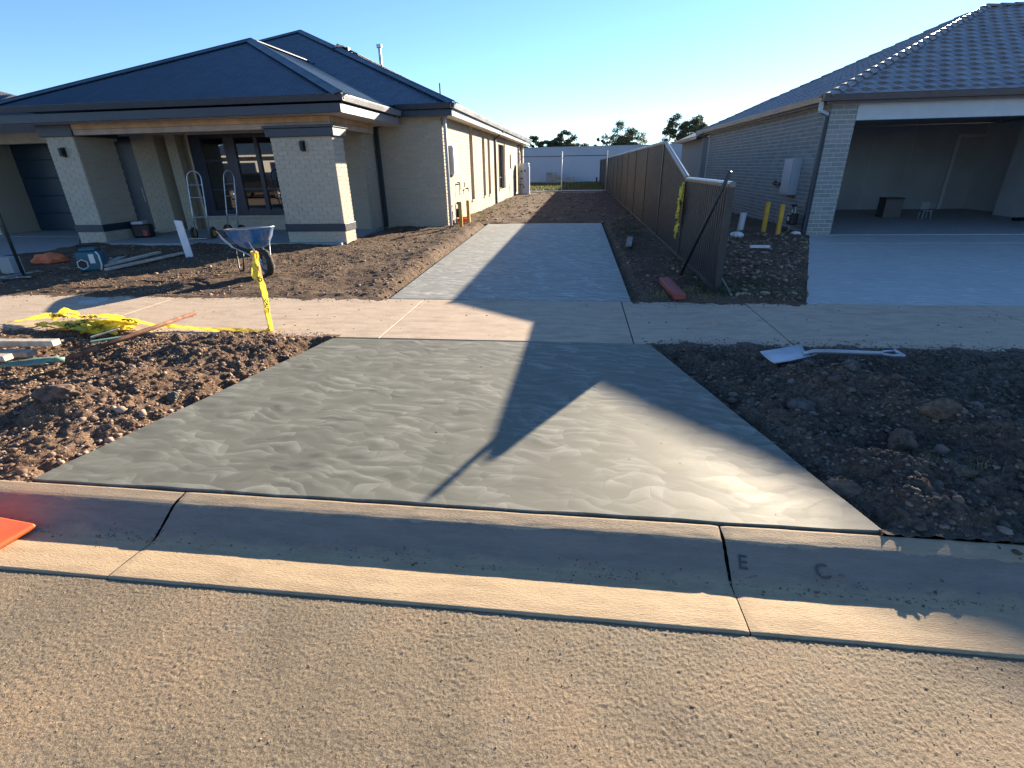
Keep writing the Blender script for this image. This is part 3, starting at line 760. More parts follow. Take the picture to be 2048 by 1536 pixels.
# ------------------------------------------------------------------ LEFT HOUSE
LH = thing('brick_house', 'cream brick house with a dark blue corrugated metal hip roof and deep front porch', 'house', (-9, 15, 0))
T = .45
WY = 14.5                      # window wall
porch = MB().prism([(-12.0, 11.56), (-5.52, 11.56), (-5.52, 12.5), (-5.90, 15.46), (-12.0, 15.46)], -.1, .035).build('porch_slab', 'porch_concrete', LH, bevel=.006)
# --- front right pillar
px0, px1, py0, py1 = -6.92, -5.46, 11.75, 12.32
MB().box(px0+.010, px1-.010, py0+.010, py1-.010, -.05, 2.33).build('pillar', 'mortar_cream', LH)
nb = 0
bands = [(0, 10, .28, .46)]
nb += brick_face(LH, 'brick_cream', (px0, py0+.03), (1, 0), px1-px0, .0, 2.33, bands, single=130)
brick_face(LH, 'brick_cream', (px1-.03, py0+.031), (0, 1), py1-py0-.031, .0, 2.33, bands, single=0)
brick_face(LH, 'brick_cream', (px0+.03, py1), (0, -1), py1-py0, .0, 2.33, bands)
MB().box(px0-.025, px1+.025, py0-.025, py1+.025, .282, .452).build('pillar_band', 'trim_navy', LH, bevel=.006)
MB().box(px0-.07, px1+.07, py0-.07, py1+.07, 2.31, 2.48).box(px0-.10, px1+.10, py0-.10, py1+.10, 2.482, 2.535).build('pillar_cap', 'trim_navy', LH, bevel=.008)
# --- garage pier with the side wall running back
gx0, gx1, gy0, gy1 = -12.76, -12.0, 11.9, 13.05
MB().box(gx0+.010, gx1-.010, gy0+.010, gy1-.010, -.05, 2.50).build('pier', 'mortar_cream', LH)
nb += brick_face(LH, 'brick_cream', (gx0, gy0+.03), (1, 0), gx1-gx0, .0, 2.50, bands, single=70)
nb += brick_face(LH, 'brick_cream', (gx1-.03, gy0+.031), (0, 1), gy1-gy0-.031, .0, 2.50, bands, single=60)
MB().box(gx0-.025, gx1+.025, gy0-.025, gy1+.025, .282, .452).build('pier_band', 'trim_navy', LH, bevel=.006)
MB().box(gx0-.08, gx1+.08, gy0-.08, gy1+.08, 2.47, 2.84).build('pier_cap', 'trim_navy', LH, bevel=.008)
# --- garage front: lintel, far pier, door
MB().box(-18.6, gx0+.03, 13.72, 13.95, 2.46, 2.98).build('garage_lintel', 'mortar_cream', LH)
MB().box(-18.4, -17.35, 13.75, 15.1, -.05, 2.46).build('garage_pier', 'brick_cream', LH)
MB().box(-22.5, -18.4, 13.85, 14.2, -.05, 2.98).build('garage_wall', 'brick_cream', LH)
gd = MB().box(-17.345, -13.8, 14.98, 15.05, 0, 2.62).build('garage_door', 'door_navy', LH)
for k in range(5):
    MB().box(-17.34, -13.82, 14.93, 14.978, .02+k*.515, .02+k*.515+.505).build('door_panel', 'door_navy', gd, bevel=.012)
MB().box(-14.2, -13.76, 14.0, 14.92, 0, 2.9).build('garage_reveal', 'mortar_cream', LH)
# --- window wall of the porch
DOOR = (-13.70, -12.80, .04, 2.62); RECESS = (-12.08, -11.72, .04, 2.62); RECESS2 = (-11.40, -11.08, .04, 2.62); WIN = (-11.02, -7.20, .44, 2.60)
def hx(h, x0): return (h[0]-x0, h[1]-x0, h[2], h[3])
wx0, wx1 = -13.7, -5.93
wall_with_holes(LH, 'mortar_cream', 'x', WY-.020, .22, wx0, wx1, -.05, 2.86, [DOOR, RECESS, RECESS2, WIN])
nb += brick_face(LH, 'brick_cream', (wx0, WY), (1, 0), wx1-wx0, 0, 2.86, [hx(h, wx0) for h in (DOOR, RECESS, RECESS2, WIN)], single=0)
MB().box(-12.09, -11.05, 15.0, 15.1, .0, 2.65).box(-12.3, -12.08, 14.7, 15.0, 0, 2.65).build('recess_wall', 'brick_cream', LH)
dr = MB().box(-13.70, -12.80, WY+.05, WY+.10, .04, 2.62).build('front_door', 'door_navy', LH, bevel=.01)
MB().tube([(-12.88, WY-.02, 1.0), (-12.88, WY+.05, 1.0)], .02, 10).tube([(-12.88, WY-.02, .85), (-12.88, WY-.02, 1.25)], .012, 8).build('handle', 'galvanised', dr)
# window with navy frame
wf = MB(); fy0, fy1 = WY+.00, WY+.09
def fr(x0, x1, z0, z1, d=0): wf.box(x0, x1, fy0+d, fy1, z0, z1)
cols = [(-11.02, -10.68), (-9.98, -9.66), (-9.07, -8.95), (-8.28, -8.16), (-7.36, -7.20)]
for c in cols: fr(c[0], c[1], .44, 2.60)
panes = [(-10.68, -9.98), (-9.66, -9.07), (-8.95, -8.28), (-8.16, -7.36)]
for p in panes:
    fr(p[0], p[1], .44, .60, .01); fr(p[0], p[1], 2.50, 2.60, .01)
    fr(p[0], p[1], 1.90, 1.955, .015); fr(p[0], p[1], 1.13, 1.185, .015)
win = wf.build('window', 'frame_navy', LH, bevel=.004)
for p in panes:
    for (za, zb) in ((.60, 1.13), (1.185, 1.90), (1.955, 2.50)):
        MB().box(p[0]-.005, p[1]+.005, WY+.052+rnd.uniform(0, .001), WY+.06, za-.005, zb+.005).build('pane', 'window_glass', win)
MB().box(-11.06, -7.16, WY-.075, WY+.05, .36, .44).build('window_sill', 'sill_brick', LH, bevel=.006)
MB().box(-11.0, -7.2, WY+.5, WY+.55, .1, 2.6).build('blind', 'black_plastic', LH)
# --- right corner: short return and the main front wall
wall_slab(LH, 'mortar_cream', -6.13, -5.91, WY+.2, 15.469, -.05, 2.86)
brick_face(LH, 'brick_cream', (-5.93, WY+.001), (0, 1), 15.46-WY-.001, 0, 2.86)
wall_slab(LH, 'mortar_cream', -6.13, -3.935, 15.470, 15.7, -.05, 3.05)
brick_face(LH, 'brick_cream', (-5.90, 15.49), (1, 0), 2.0, 0, 3.03)
# --- long side wall facing the driveway
SY0, SY1 = 15.46, 38.0
H = [(19.25, 19.85, .52, 3.0), (21.75, 22.36, .52, 3.0), (23.05, 23.66, .52, 3.0), (26.1, 28.05, .60, 2.62), (28.1, 28.5, .60, 3.0), (35.1, 37.4, 1.35, 3.0)]
wall_with_holes(LH, 'mortar_cream', 'y', -3.91, .2, 15.7, SY1, -.05, 3.05, H)
nb += brick_face(LH, 'brick_cream', (-3.93, SY0+.031), (0, 1), SY1-SY0-.031, 0, 3.03, [(a-SY0-.031, b-SY0-.031, c, d) for a, b, c, d in H], single=0)
wall_slab(LH, 'mortar_cream', -20, -3.93, 38.0, 38.2, -.05, 3.05)
for k, (a, b, c, d) in enumerate(H):
    big = k in (3, 5)
    m = MB(); X = -4.03
    m.box(X-.06, X, a, a+.05, c, d).box(X-.06, X, b-.05, b, c, d).box(X-.06, X, a+.05, b-.05, c, c+.05).box(X-.06, X, a+.05, b-.05, d-.05, d)
    if k == 3: m.box(X-.055, X, (a+b)/2-.03, (a+b)/2+.03, c+.05, d-.05).box(X-.055, X, a+.05, b-.05, 1.1, 1.15)
    ww = m.build('window', 'frame_navy' if k == 3 else 'fascia_brown', LH)
    MB().box(X-.04, X-.03, a+.045, b-.045, c+.045, d-.045).build('pane', 'window_glass' if k == 3 else 'rust_board', ww)
    if k < 3:
        MB().box(-3.935, -3.905, a+.1, a+.32, c-.34, c-.12).build('weep_vent', 'fascia_brown', LH)
    MB().box(-3.99, -3.86, a-.03, b+.03, c-.07, c).build('window_sill', 'mortar_cream', LH, bevel=.005)
# --- fascia, soffit, cladding beam
EZ = 2.70
MB().box(-13.1, -4.99, 11.34, 11.40, EZ+.02, 2.90).build('fascia', 'trim_navy', LH, bevel=.006)
MB().box(-5.03, -4.985, 11.401, 15.0, EZ+.02, 2.90).build('fascia', 'gutter_sunlit', LH, bevel=.006)
MB().box(-26, -13.1, 11.34, 11.40, EZ+.02, 2.90).build('fascia', 'trim_navy', LH)
MB().box(-26, -5.03, 11.40, 15.48, EZ+.02, EZ+.04).build('soffit', 'soffit_white', LH)
bm_ = MB().box(-11.92, -5.52, 11.86, 12.02, 2.485, 2.60).build('porch_beam', 'timber_clad_pale', LH, bevel=.004)
MB().box(-11.92, -5.50, 11.845, 12.02, 2.603, 2.719).build('board', 'timber_clad', bm_, bevel=.003)
MB().box(-5.66, -5.52, 12.021, 14.42, 2.485, 2.60).build('board', 'timber_clad_pale', bm_, bevel=.003)
MB().box(-5.66, -5.50, 12.021, 14.42, 2.603, 2.719).build('board', 'timber_clad', bm_, bevel=.003)
MB().box(-5.545, -5.495, 11.835, 11.90, 2.485, 2.719).build('corner_trim', 'timber_clad_pale', bm_)
# porch ceiling
# main part fascia and eaves
MB().box(-5.03, -3.5, 15.10, 15.14, 2.92, 3.08).build('fascia', 'trim_navy', LH, bevel=.005)
MB().box(-3.54, -3.50, 15.141, 38.4, 2.92, 3.08).build('fascia', 'gutter_sunlit', LH, bevel=.005)
MB().box(-5.03, -3.54, 15.14, 15.49, 2.94, 2.955).box(-3.90, -3.54, 15.49, 38.4, 2.94, 2.955).build('soffit', 'soffit_white', LH)
# gutters
gutter(LH, (-26, 11.34, 2.93), (-4.88, 11.34, 2.93), 'trim_navy', (0, -1, 0))
gutter(LH, (-4.99, 11.25, 2.93), (-4.99, 15.0, 2.93), 'gutter_sunlit', (1, 0, 0))
gutter(LH, (-5.05, 15.09, 3.09), (-3.40, 15.09, 3.09), 'trim_navy', (0, -1, 0))
gutter(LH, (-3.50, 14.98, 3.09), (-3.50, 38.5, 3.09), 'gutter_sunlit', (1, 0, 0))
# --- roof, front block
S = .45; cs = 1/math.sqrt(1+S*S)
def up(dx, dy): v = Vector((dx, dy, S)); return v.normalized()
A0 = Vector((-4.90, 11.27, 3.035)); t1 = 4.25
lv = math.sqrt(1+S*S)
Lf = 2*t1
corr_face(LH, (A0.x-Lf, A0.y, A0.z), (1, 0, 0), up(0, 1), Vector((0, -S, 1)), Lf, lambda u: (0, min(u, Lf-u)*lv), 'roof_navy')
# right face of the front block: bounded by hip, ridge and the valley against the main roof
B0 = Vector((-3.42, 15.02, 3.20))
def front_right(u):
    y = A0.y+u
    v1 = min(u, t1)                         # plan distance back from the eave
    # valley: where this plane meets the main front plane  z = B0.z + S*(y-B0.y)
    zline = B0.z+S*(y-B0.y)
    vmin = max(0, (zline-A0.z)/S) if y > B0.y else 0
    return (min(vmin, v1)*lv, v1*lv)
corr_face(LH, A0, (0, 1, 0), up(-1, 0), Vector((S, 0, 1)), 8.05, front_right, 'roof_navy')
corr_face(LH, (A0.x-Lf, A0.y+8.0, A0.z), (0, -1, 0), up(1, 0), Vector((-S, 0, 1)), 8.0, lambda u: (0, min(8.0-u, t1)*lv), 'roof_navy')
# left continuation of the eave over the garage
corr_face(LH, (-26, A0.y, A0.z), (1, 0, 0), up(0, 1), Vector((0, -S, 1)), 26+A0.x-Lf, lambda u: (0, .9), 'roof_navy')
# --- main roof
t2 = 7.9
def main_front(u):      # u from the left corner
    return (0, min(u, 2*t2-u)*lv)
corr_face(LH, (B0.x-2*t2, B0.y, B0.z), (1, 0, 0), up(0, 1), Vector((0, -S, 1)), 2*t2, main_front, 'roof_navy')
DY = 38.6-B0.y
corr_face(LH, B0, (0, 1, 0), up(-1, 0), Vector((S, 0, 1)), DY, lambda u: (0, min(u, t2, DY-u)*lv), 'roof_navy')
corr_face(LH, (B0.x-2*t2, B0.y+DY, B0.z), (0, -1, 0), up(1, 0), Vector((-S, 0, 1)), DY, lambda u: (0, min(u, t2, DY-u)*lv), 'roof_navy')
corr_face(LH, (B0.x, B0.y+DY, B0.z), (-1, 0, 0), up(0, -1), Vector((0, S, 1)), 2*t2, lambda u: (0, min(u, 2*t2-u)*lv), 'roof_navy')
def capping(a, b, w=.17, mat='roof_navy', lift=.03):
    a, b = Vector(a), Vector(b); d = (b-a).normalized(); sd = d.cross(Vector((0, 0, 1))).normalized(); u_ = sd.cross(d).normalized()
    prof = [(-w, -.045), (-w*.95, -.02), (-.03, .02), (-.022, .038), (0, .046), (.022, .038), (.03, .02), (w*.95, -.02), (w, -.045), (0, .02)]
    return MB().extr([(p[0], p[1]+lift) for p in prof], a, b, up=u_, side=sd).build('ridge_cap', mat, LH)
P1 = Vector((A0.x-t1, A0.y+t1, A0.z+S*t1))
capping(A0+Vector((0, 0, .0)), P1); capping(Vector((A0.x-Lf, A0.y, A0.z)), P1)
capping(P1, Vector((P1.x, B0.y+(P1.z-B0.z)/S, P1.z)))
P2 = Vector((B0.x-t2, B0.y+t2, B0.z+S*t2)); P3 = Vector((P2.x, B0.y+DY-t2, P2.z))
capping(B0, P2); capping(Vector((B0.x-2*t2, B0.y, B0.z)), P2); capping(P2, P3); capping(Vector((B0.x, B0.y+DY, B0.z)), P3)
# roof plumbing vent, flue and corner rod
fl = MB(); fx, fy = -8.5, 24.0; fz = B0.z+S*(B0.x-fx)
fl.tube([(fx, fy, fz-.1), (fx, fy, fz+.78)], .06, 14).tube([(fx, fy, fz+.80), (fx, fy, fz+.92)], .11, 14)
fl.build('flue', 'galvanised', LH, smooth=False)
MB().tube([(-3.95, 15.75, 3.3), (-3.95, 15.75, 3.78)], .02, 8).build('vent_pipe', 'black_plastic', LH)
# low panels lying on the far slope, seen over the ridge
sp = thing('solar_panel_row', 'row of flat solar collectors raised on the dark metal roof beside the tall flue', 'solar panels', (-8.7, 24.5, 5.5))
for k in range(3):
    ya = 20.9+k*2.5
    vdir = up(-1, 0); nn = Vector((S, 0, 1)).normalized(); c = Vector((-8.7, ya+1.2, B0.z+S*(B0.x+8.7)))+nn*.13
    MB().obox(c, Vector((0, 1.17, 0)), vdir*.42, nn*.03).build('panel', 'frame_navy', sp, bevel=.006)
MB().bar((-8.95, 20.8, B0.z+S*(B0.x+8.95)+.07), (-8.95, 28.4, B0.z+S*(B0.x+8.95)+.07), .05, .05).bar((-8.45, 20.8, B0.z+S*(B0.x+8.45)+.07), (-8.45, 28.4, B0.z+S*(B0.x+8.45)+.07), .05, .05).build('rail', 'galvanised', sp)
MB().tube([(-8.6, 20.9, 5.66), (-8.7, 20.7, 5.74), (-8.8, 20.4, 5.70), (-8.85, 20.2, 5.6)], .04, 8).box(-8.75, -8.55, 20.8, 20.98, 5.62, 5.74).build('pipe', 'black_plastic', sp)
# downpipes
def downpipe(parent, pts, mat='trim_navy', w=.09, d=.06, name='downpipe'):
    mb = MB()
    for a, b in zip(pts[:-1], pts[1:]): mb.bar(a, b, w, d, up=(1, 0, 0) if abs(Vector(b).z-Vector(a).z) > .3 else (0, 0, 1))
    return mb.build(name, mat, parent, bevel=.006)
downpipe(LH, [(-5.05, 14.9, 2.95), (-5.05, 15.02, 2.80), (-5.80, 15.36, 2.72)])
downpipe(LH, [(-5.80, 15.38, 2.76), (-5.80, 15.38, .0)], w=.1, d=.1)
downpipe(LH, [(-3.56, 15.30, 3.08), (-3.80, 15.35, 2.86)], 'gutter_sunlit')
downpipe(LH, [(-3.82, 15.52, 2.90), (-3.82, 15.52, .0)], 'gutter_sunlit', w=.1, d=.08)
for yy in (24.9, 34.3):
    downpipe(LH, [(-3.45, yy, 3.08), (-3.83, yy, 2.8)], 'fascia_brown'); downpipe(LH, [(-3.85, yy, 2.84), (-3.85, yy, .05)], 'fascia_brown', w=.1, d=.08)
# lights, meter boxes
for (x, y, z) in ((-6.16, 11.745, 2.12), (-12.36, 11.895, 2.13)):
    wl = MB().box(x-.05, x+.05, y-.03, y-.002, z-.11, z+.11).build('wall_light', 'black_plastic', LH, bevel=.004)
    MB().tube([(x, y-.09, z-.09), (x, y-.09, z+.09)], .045, 14).box(x-.015, x+.015, y-.07, y-.03, z-.02, z+.02).build('shade', 'black_plastic', wl)
mbx = MB().box(-3.905, -3.76, 16.02, 16.62, 1.42, 2.22).build('meter_box', 'meter_paint', LH, bevel=.01)
MB().box(-3.758, -3.745, 16.06, 16.58, 1.46, 2.18).build('cover', 'meter_paint', mbx, bevel=.004)
mbx = MB().box(-3.905, -3.84, 30.4, 31.4, 1.55, 2.25).build('meter_box', 'rust_board', LH, bevel=.01)
MB().tube([(-3.88, 16.9, 1.18), (-3.80, 16.9, 1.18), (-3.80, 17.6, 1.18), (-3.80, 17.6, 1.02)], .016, 8).tube([(-3.80, 16.9, 1.18), (-3.80, 16.85, .8)], .012, 8).tube([(-3.88, 18.1, .95), (-3.78, 18.1, .95), (-3.76, 18.1, .86)], .018, 8).box(-3.82, -3.76, 18.0, 18.2, .96, .985).build('tap_pipework', 'black_plastic', LH)

# gas meter in the corner
def gas_meter(x, y, z, rz, label):
    t = thing('gas_meter', label, 'gas meter', (x, y, z), rz, 'gas meters against the house walls')
    mb = MB().box(-.09, .09, -.13, .13, .16, .42); mb.build('body', 'black_plastic', t, world=False, bevel=.03)
    MB().tube([(0, -.09, .40), (0, -.09, .55), (-.05, -.14, .58), (-.05, -.22, .55), (-.05, -.22, -.02)], .018, 10).tube([(0, .09, .40), (0, .09, .56), (-.12, .09, .56)], .018, 10).build('pipe', 'galvanised', t, world=False)
    MB().tube([(0, -.02, .56), (0, -.02, .62)], .055, 14).tube([(0, -.09, .53), (0, .09, .53)], .02, 10).build('regulator', 'black_plastic', t, world=False)
    MB().box(.091, .096, -.05, .06, .25, .34).build('label_plate', 'radio_white', t, world=False)
    return t
gas_meter(-3.72, 16.25, .02, 0, 'black gas meter with pipes low on the sunlit cream side wall by the downpipe')
gas_meter(5.05, 13.25, .05, math.pi, 'gas meter standing in shade against the grey brick side wall next to the black downpipe')

# ------------------------------------------------------------------ RIGHT HOUSE
RH = thing('brick_house', 'grey brick house with a tiled hip roof and an open unfinished double garage', 'house', (9, 16, 0))
RX, RY, RB = 5.27, 12.83, 23.6
EZR = 2.78
OPX0, OPX1 = 5.77, 11.2
wall_with_holes(RH, 'mortar_grey', 'x', RY-.022, .222, RX-.02, 15, -.05, EZR-.05, [(OPX0, OPX1, -.1, 2.37+.001)])
nr = brick_face(RH, 'brick_grey', (RX-.03, RY), (1, 0), OPX0-RX+.03, 0, EZR-.06, single=90)
nr += brick_face(RH, 'brick_grey', (RX, RB), (0, -1), RB-RY-.002, -.0, EZR-.06, single=0)
# nearest part of the side wall in single bricks
wall_slab(RH, 'mortar_grey', RX-.021, RX+.2, RY+.2, RB, -.05, EZR-.05)
wall_slab(RH, 'mortar_grey', RX-.05, RX+8, RB, RB+.2, -.05, EZR-.05)
wall_slab(RH, 'brick_grey', RX-.25, RX+6, RB+.2, 28.5, -.05, 2.55)
MB().box(OPX0-.0, OPX1+1, RY-.034, RY-.002, 2.37, EZR-.05).build('garage_lintel', 'lintel_white', RH, bevel=.004)
# inside of the garage
MB().box(OPX0-.45, 15, 12.86, 20.2, -.1, .02).build('garage_floor', 'slab_inside', RH)
MB().box(OPX0-.28, OPX0-.2, RY+.2, 19.9, .02, 2.6).build('inner_wall', 'plaster_grey', RH)
wall_with_holes(RH, 'plaster_grey', 'x', 19.7, .1, OPX0-.2, 15, .02, 2.6, [])
MB().box(12.25, 12.35, 14.0, 17.4, .02, 2.6).build('inner_wall', 'plaster_light', RH)
MB().box(12.9, 13.02, 17.4, 19.7, .02, 2.6).build('inner_wall', 'plaster_light', RH)
MB().box(OPX0-.28, 15, RY+.2, 20.2, 2.62, 2.7).build('garage_ceiling', 'plaster_grey', RH)
for x_, y_ in ((13.05, 19.62), (12.1, 19.62)): MB().box(x_-.05, x_+.05, y_, y_+.06, .02, 2.2).build('door_frame', 'lintel_white', RH)
MB().box(12.05, 13.1, 19.62, 19.68, 2.201, 2.29).build('door_frame', 'lintel_white', RH)
for x_ in (6.1, 10.9): MB().box(x_, x_+.05, 13.2, 16.4, 2.40, 2.45).box(x_+.01, x_+.03, 16.3, 16.33, 2.45, 2.62).build('door_track', 'galvanised', RH)
MB().tube([(6.0, 13.12, 2.47), (11.0, 13.12, 2.47)], .05, 10).build('door_shaft', 'galvanised', RH)
for z_ in (.95, 1.75): MB().box(5.57, 5.585, 13.1, 19.6, z_, z_+.012).build('plaster_joint', 'plaster_light', RH)
for x_ in (7.2, 8.4, 9.6, 10.8): MB().box(x_, x_+.012, 19.685, 19.699, .02, 2.6).build('plaster_joint', 'plaster_light', RH)
MB().box(8.6, 8.68, 19.67, 19.698, 1.1, 1.22).build('switch_plate', 'radio_white', RH)
MB().box(11.6, 12.24, 15.6, 15.75, .02, .10).build('threshold', 'black_plastic', RH)
# right jamb
wall_slab(RH, 'mortar_grey', 14.9, 15.1, RY+.2, 22, -.05, EZR)
# roof planes
SR = .430; lr = math.sqrt(1+SR*SR)
C0 = Vector((5.02, 12.58, 2.80)); tR = 6.3; LR = 14.0
tile_me = None
def tile_mesh(wid=.30, ln=.385):
    # low double-roll concrete tile; local x across, y up slope, z out
    nx = 10; mb = MB(); th = .022
    xs = [wid*i/(nx-1) for i in range(nx)]
    def hz(x):
        t = x/wid
        return .024*max(0, math.sin(t*2*math.pi*1.0-0.5))**1.3 if math.sin(t*2*math.pi-.5) > 0 else 0
    top0 = [(x, 0, hz(x)+.030) for x in xs]; top1 = [(x, ln, hz(x)+.006) for x in xs]; bot0 = [(x, .004, -.004) for x in xs]
    vs = top0+top1+bot0; fs = []
    for i in range(nx-1):
        fs.append((i, i+1, nx+i+1, nx+i)); fs.append((2*nx+i, 2*nx+i+1, i+1, i))
    fs.append((0, nx, 2*nx)); fs.append((nx-1, 3*nx-1, 2*nx-1))
    mb.add(vs, fs); return mb
TM = tile_mesh(); TMESH = TM.mesh('tile', 'roof_tile', fix=False)
def tiles(parent, org, ud, vd, L, vfun, single, vmax):
    org, ud, vd = Vector(org), Vector(ud).normalized(), Vector(vd).normalized(); nn = ud.cross(vd)
    mb = MB(); W, G = .30, .345; cnt = 0
    clip = []
    for r_ in range(int(vmax/G)+1):
        off = (W/2 if r_ % 2 else 0)
        for c_ in range(int(L/W)+2):
            u0 = c_*W-off; v0 = r_*G
            corners = [(u0, v0), (u0+W, v0), (u0, v0+G), (u0+W, v0+G)]
            ins = [0 <= a <= L and vfun(min(max(a, 0), L))[0]-.01 <= b <= vfun(min(max(a, 0), L))[1]+.01 for a, b in corners]
            if not any(ins): continue
            jit = rnd.uniform(-.003, .003)
            M = Matrix((( ud.x, vd.x, nn.x, 0), (ud.y, vd.y, nn.y, 0), (ud.z, vd.z, nn.z, 0), (0, 0, 0, 1)))
            p = org+ud*u0+vd*v0+nn*jit
            if all(ins) and cnt < single:
                o = bpy.data.objects.new('tile', TMESH); COL.objects.link(o); o.parent = parent; o.matrix_parent_inverse = pinv(parent)
                MM = M.copy(); MM.translation = p; o.matrix_basis = MM; cnt += 1
            else:
                vs = [M.to_3x3() @ Vector(v)+p for v in TM.v]
                (mb if all(ins) else clip_mb(clip)).add(vs, TM.f)
    def finish(m_, cutter):
        bm = bmesh.new(); me = m_.mesh('tiles', 'roof_tile', fix=False); bm.from_mesh(me)
        for (co, no) in cutter:
            bmesh.ops.bisect_plane(bm, geom=bm.verts[:]+bm.edges[:]+bm.faces[:], plane_co=co, plane_no=no, clear_outer=True)
        bm.to_mesh(me); bm.free(); o = link('tiles', me, parent); o['kind'] = 'stuff'
    if mb.v: finish(mb, [])
    return clip, finish
def clip_mb(lst):
    if not lst: lst.append(MB())
    return lst[0]
hipL = (C0, Vector((-1, 1, 0)))          # keep the side of the front plane: points right of the hip
clip, fin = tiles(RH, C0, (1, 0, 0), (0, 1, SR), LR, lambda u: (0, min(u, tR)*lr), 300, tR*lr)
if clip: fin(clip[0], [(C0, Vector((-1, 1, 0)).normalized()), (C0+Vector((0, tR, 0)), Vector((0, 1, 0)))])
clip, fin = tiles(RH, C0+Vector((0, 2*tR, 0)), (0, -1, 0), (1, 0, SR), 2*tR, lambda u: (0, min(u, 2*tR-u)*lr), 0, tR*lr)
if clip: fin(clip[0], [(C0, Vector((1, -1, 0)).normalized()), (C0+Vector((0, 2*tR, 0)), Vector((1, 1, 0)).normalized())])
# solid deck just under the tiles
dk = MB(); z_ = -.012
Q = [C0, C0+Vector((LR, 0, 0)), C0+Vector((LR, tR, SR*tR)), C0+Vector((tR, tR, SR*tR)), C0+Vector((0, 2*tR, 0)), C0+Vector((LR, 2*tR, 0))]
Q = [q+Vector((0, 0, z_)) for q in Q]
dk.add(Q, [(0, 1, 2, 3), (0, 3, 4), (4, 3, 2, 5), (0, 4, 5, 1)]).build('roof_deck', 'fascia_brown', RH)
# hip tiles, one by one
hd = Vector((1, 1, SR)).normalized(); nseg = int((tR*math.sqrt(2+SR*SR))/.36)
hp = MB(); prof = [(-.14, -.055), (-.11, .01), (-.05, .045), (0, .055), (.05, .045), (.11, .01), (.14, -.055), (.12, -.06), (.09, -.005), (.04, .025), (0, .032), (-.04, .025), (-.09, -.005), (-.12, -.06)]
n_ = len(prof); hp.add([(p[0]*1.0, -.02, p[1]*.75+.050) for p in prof]+[(p[0]*.86, .40, p[1]*.75+.024) for p in prof],
    [list(range(n_))[::-1], list(range(n_, 2*n_))]+[(i, (i+1) % n_, (i+1) % n_+n_, i+n_) for i in range(n_)])
HM = hp.mesh('hip_tile', 'roof_tile')
def hip_run(a, d, n, step=.36):
    d = Vector(d).normalized(); sd = d.cross(Vector((0, 0, 1))).normalized(); u_ = sd.cross(d).normalized()
    for k in range(n):
        M = Matrix(((sd.x, d.x, u_.x, 0), (sd.y, d.y, u_.y, 0), (sd.z, d.z, u_.z, 0), (0, 0, 0, 1))); M.translation = Vector(a)+d*(k*step)+u_*rnd.uniform(-.004, .004)
        o = bpy.data.objects.new('hip_tile', HM); COL.objects.link(o); o.parent = RH; o.matrix_parent_inverse = pinv(RH); o.matrix_basis = M
hip_run(C0, (1, 1, SR), nseg+1); hip_run(C0+Vector((0, 2*tR, 0)), (1, -1, SR), nseg); hip_run(C0+Vector((tR, tR, SR*tR)), (1, 0, 0), int((LR-tR)/.36))
# fascia, soffit, gutter
MB().box(C0.x+.03, 19, C0.y+.03, C0.y+.06, 2.68, 2.80).build('fascia', 'fascia_brown', RH)
MB().box(C0.x+.03, C0.x+.06, C0.y+.061, C0.y+2*tR-.05, 2.68, 2.80).build('fascia', 'fascia_brown', RH)
MB().box(C0.x+.06, RX+.0, C0.y+.06, C0.y+2*tR-.05, 2.70, 2.715).box(RX, 19, C0.y+.06, RY-.035, 2.70, 2.715).build('soffit', 'soffit_white', RH)
gutter(RH, (C0.x-.08, C0.y+.03, 2.73), (19, C0.y+.03, 2.73), 'fascia_brown', (0, -1, 0), h=.12)
gutter(RH, (C0.x+.03, C0.y-.07, 2.73), (C0.x+.03, C0.y+2*tR, 2.73), 'gutter_brown', (-1, 0, 0), h=.12)
# lower roof of the part behind
b2 = MB().add([(4.75, 23.9, 2.62), (4.75, 29, 2.62), (9, 29, 4.4), (9, 23.9, 4.4), (4.75, 23.9, 2.56), (4.75, 29, 2.56), (9, 29, 4.34), (9, 23.9, 4.34)],
    [(0, 3, 2, 1), (4, 5, 6, 7), (0, 1, 5, 4), (1, 2, 6, 5), (2, 3, 7, 6), (3, 0, 4, 7)]).build('rear_roof', 'fascia_brown', RH)
gutter(RH, (4.75, 23.9, 2.50), (4.75, 29, 2.50), 'gutter_brown', (-1, 0, 0), h=.12)
# downpipe at the corner
downpipe(RH, [(4.99, 12.72, 2.74), (5.0, 12.74, 2.56), (5.20, 12.86, 2.50)], 'lintel_white')
downpipe(RH, [(5.20, 12.88, 2.54), (5.20, 12.88, .06)], 'trim_navy', w=.09, d=.07)
mbx = MB().box(5.06, 5.245, 13.80, 14.42, .84, 1.66).build('meter_box', 'meter_paint', RH, bevel=.01)
MB().box(5.045, 5.058, 13.84, 14.38, .88, 1.62).build('cover', 'meter_paint', mbx, bevel=.004)
MB().tube([(5.24, 14.7, 1.06), (5.16, 14.7, 1.06), (5.16, 15.3, 1.06)], .018, 8).box(5.13, 5.2, 14.78, 14.86, 1.02, 1.1).box(5.13, 5.2, 15.1, 15.2, 1.02, 1.12).build('tap_pipework', 'black_plastic', RH)

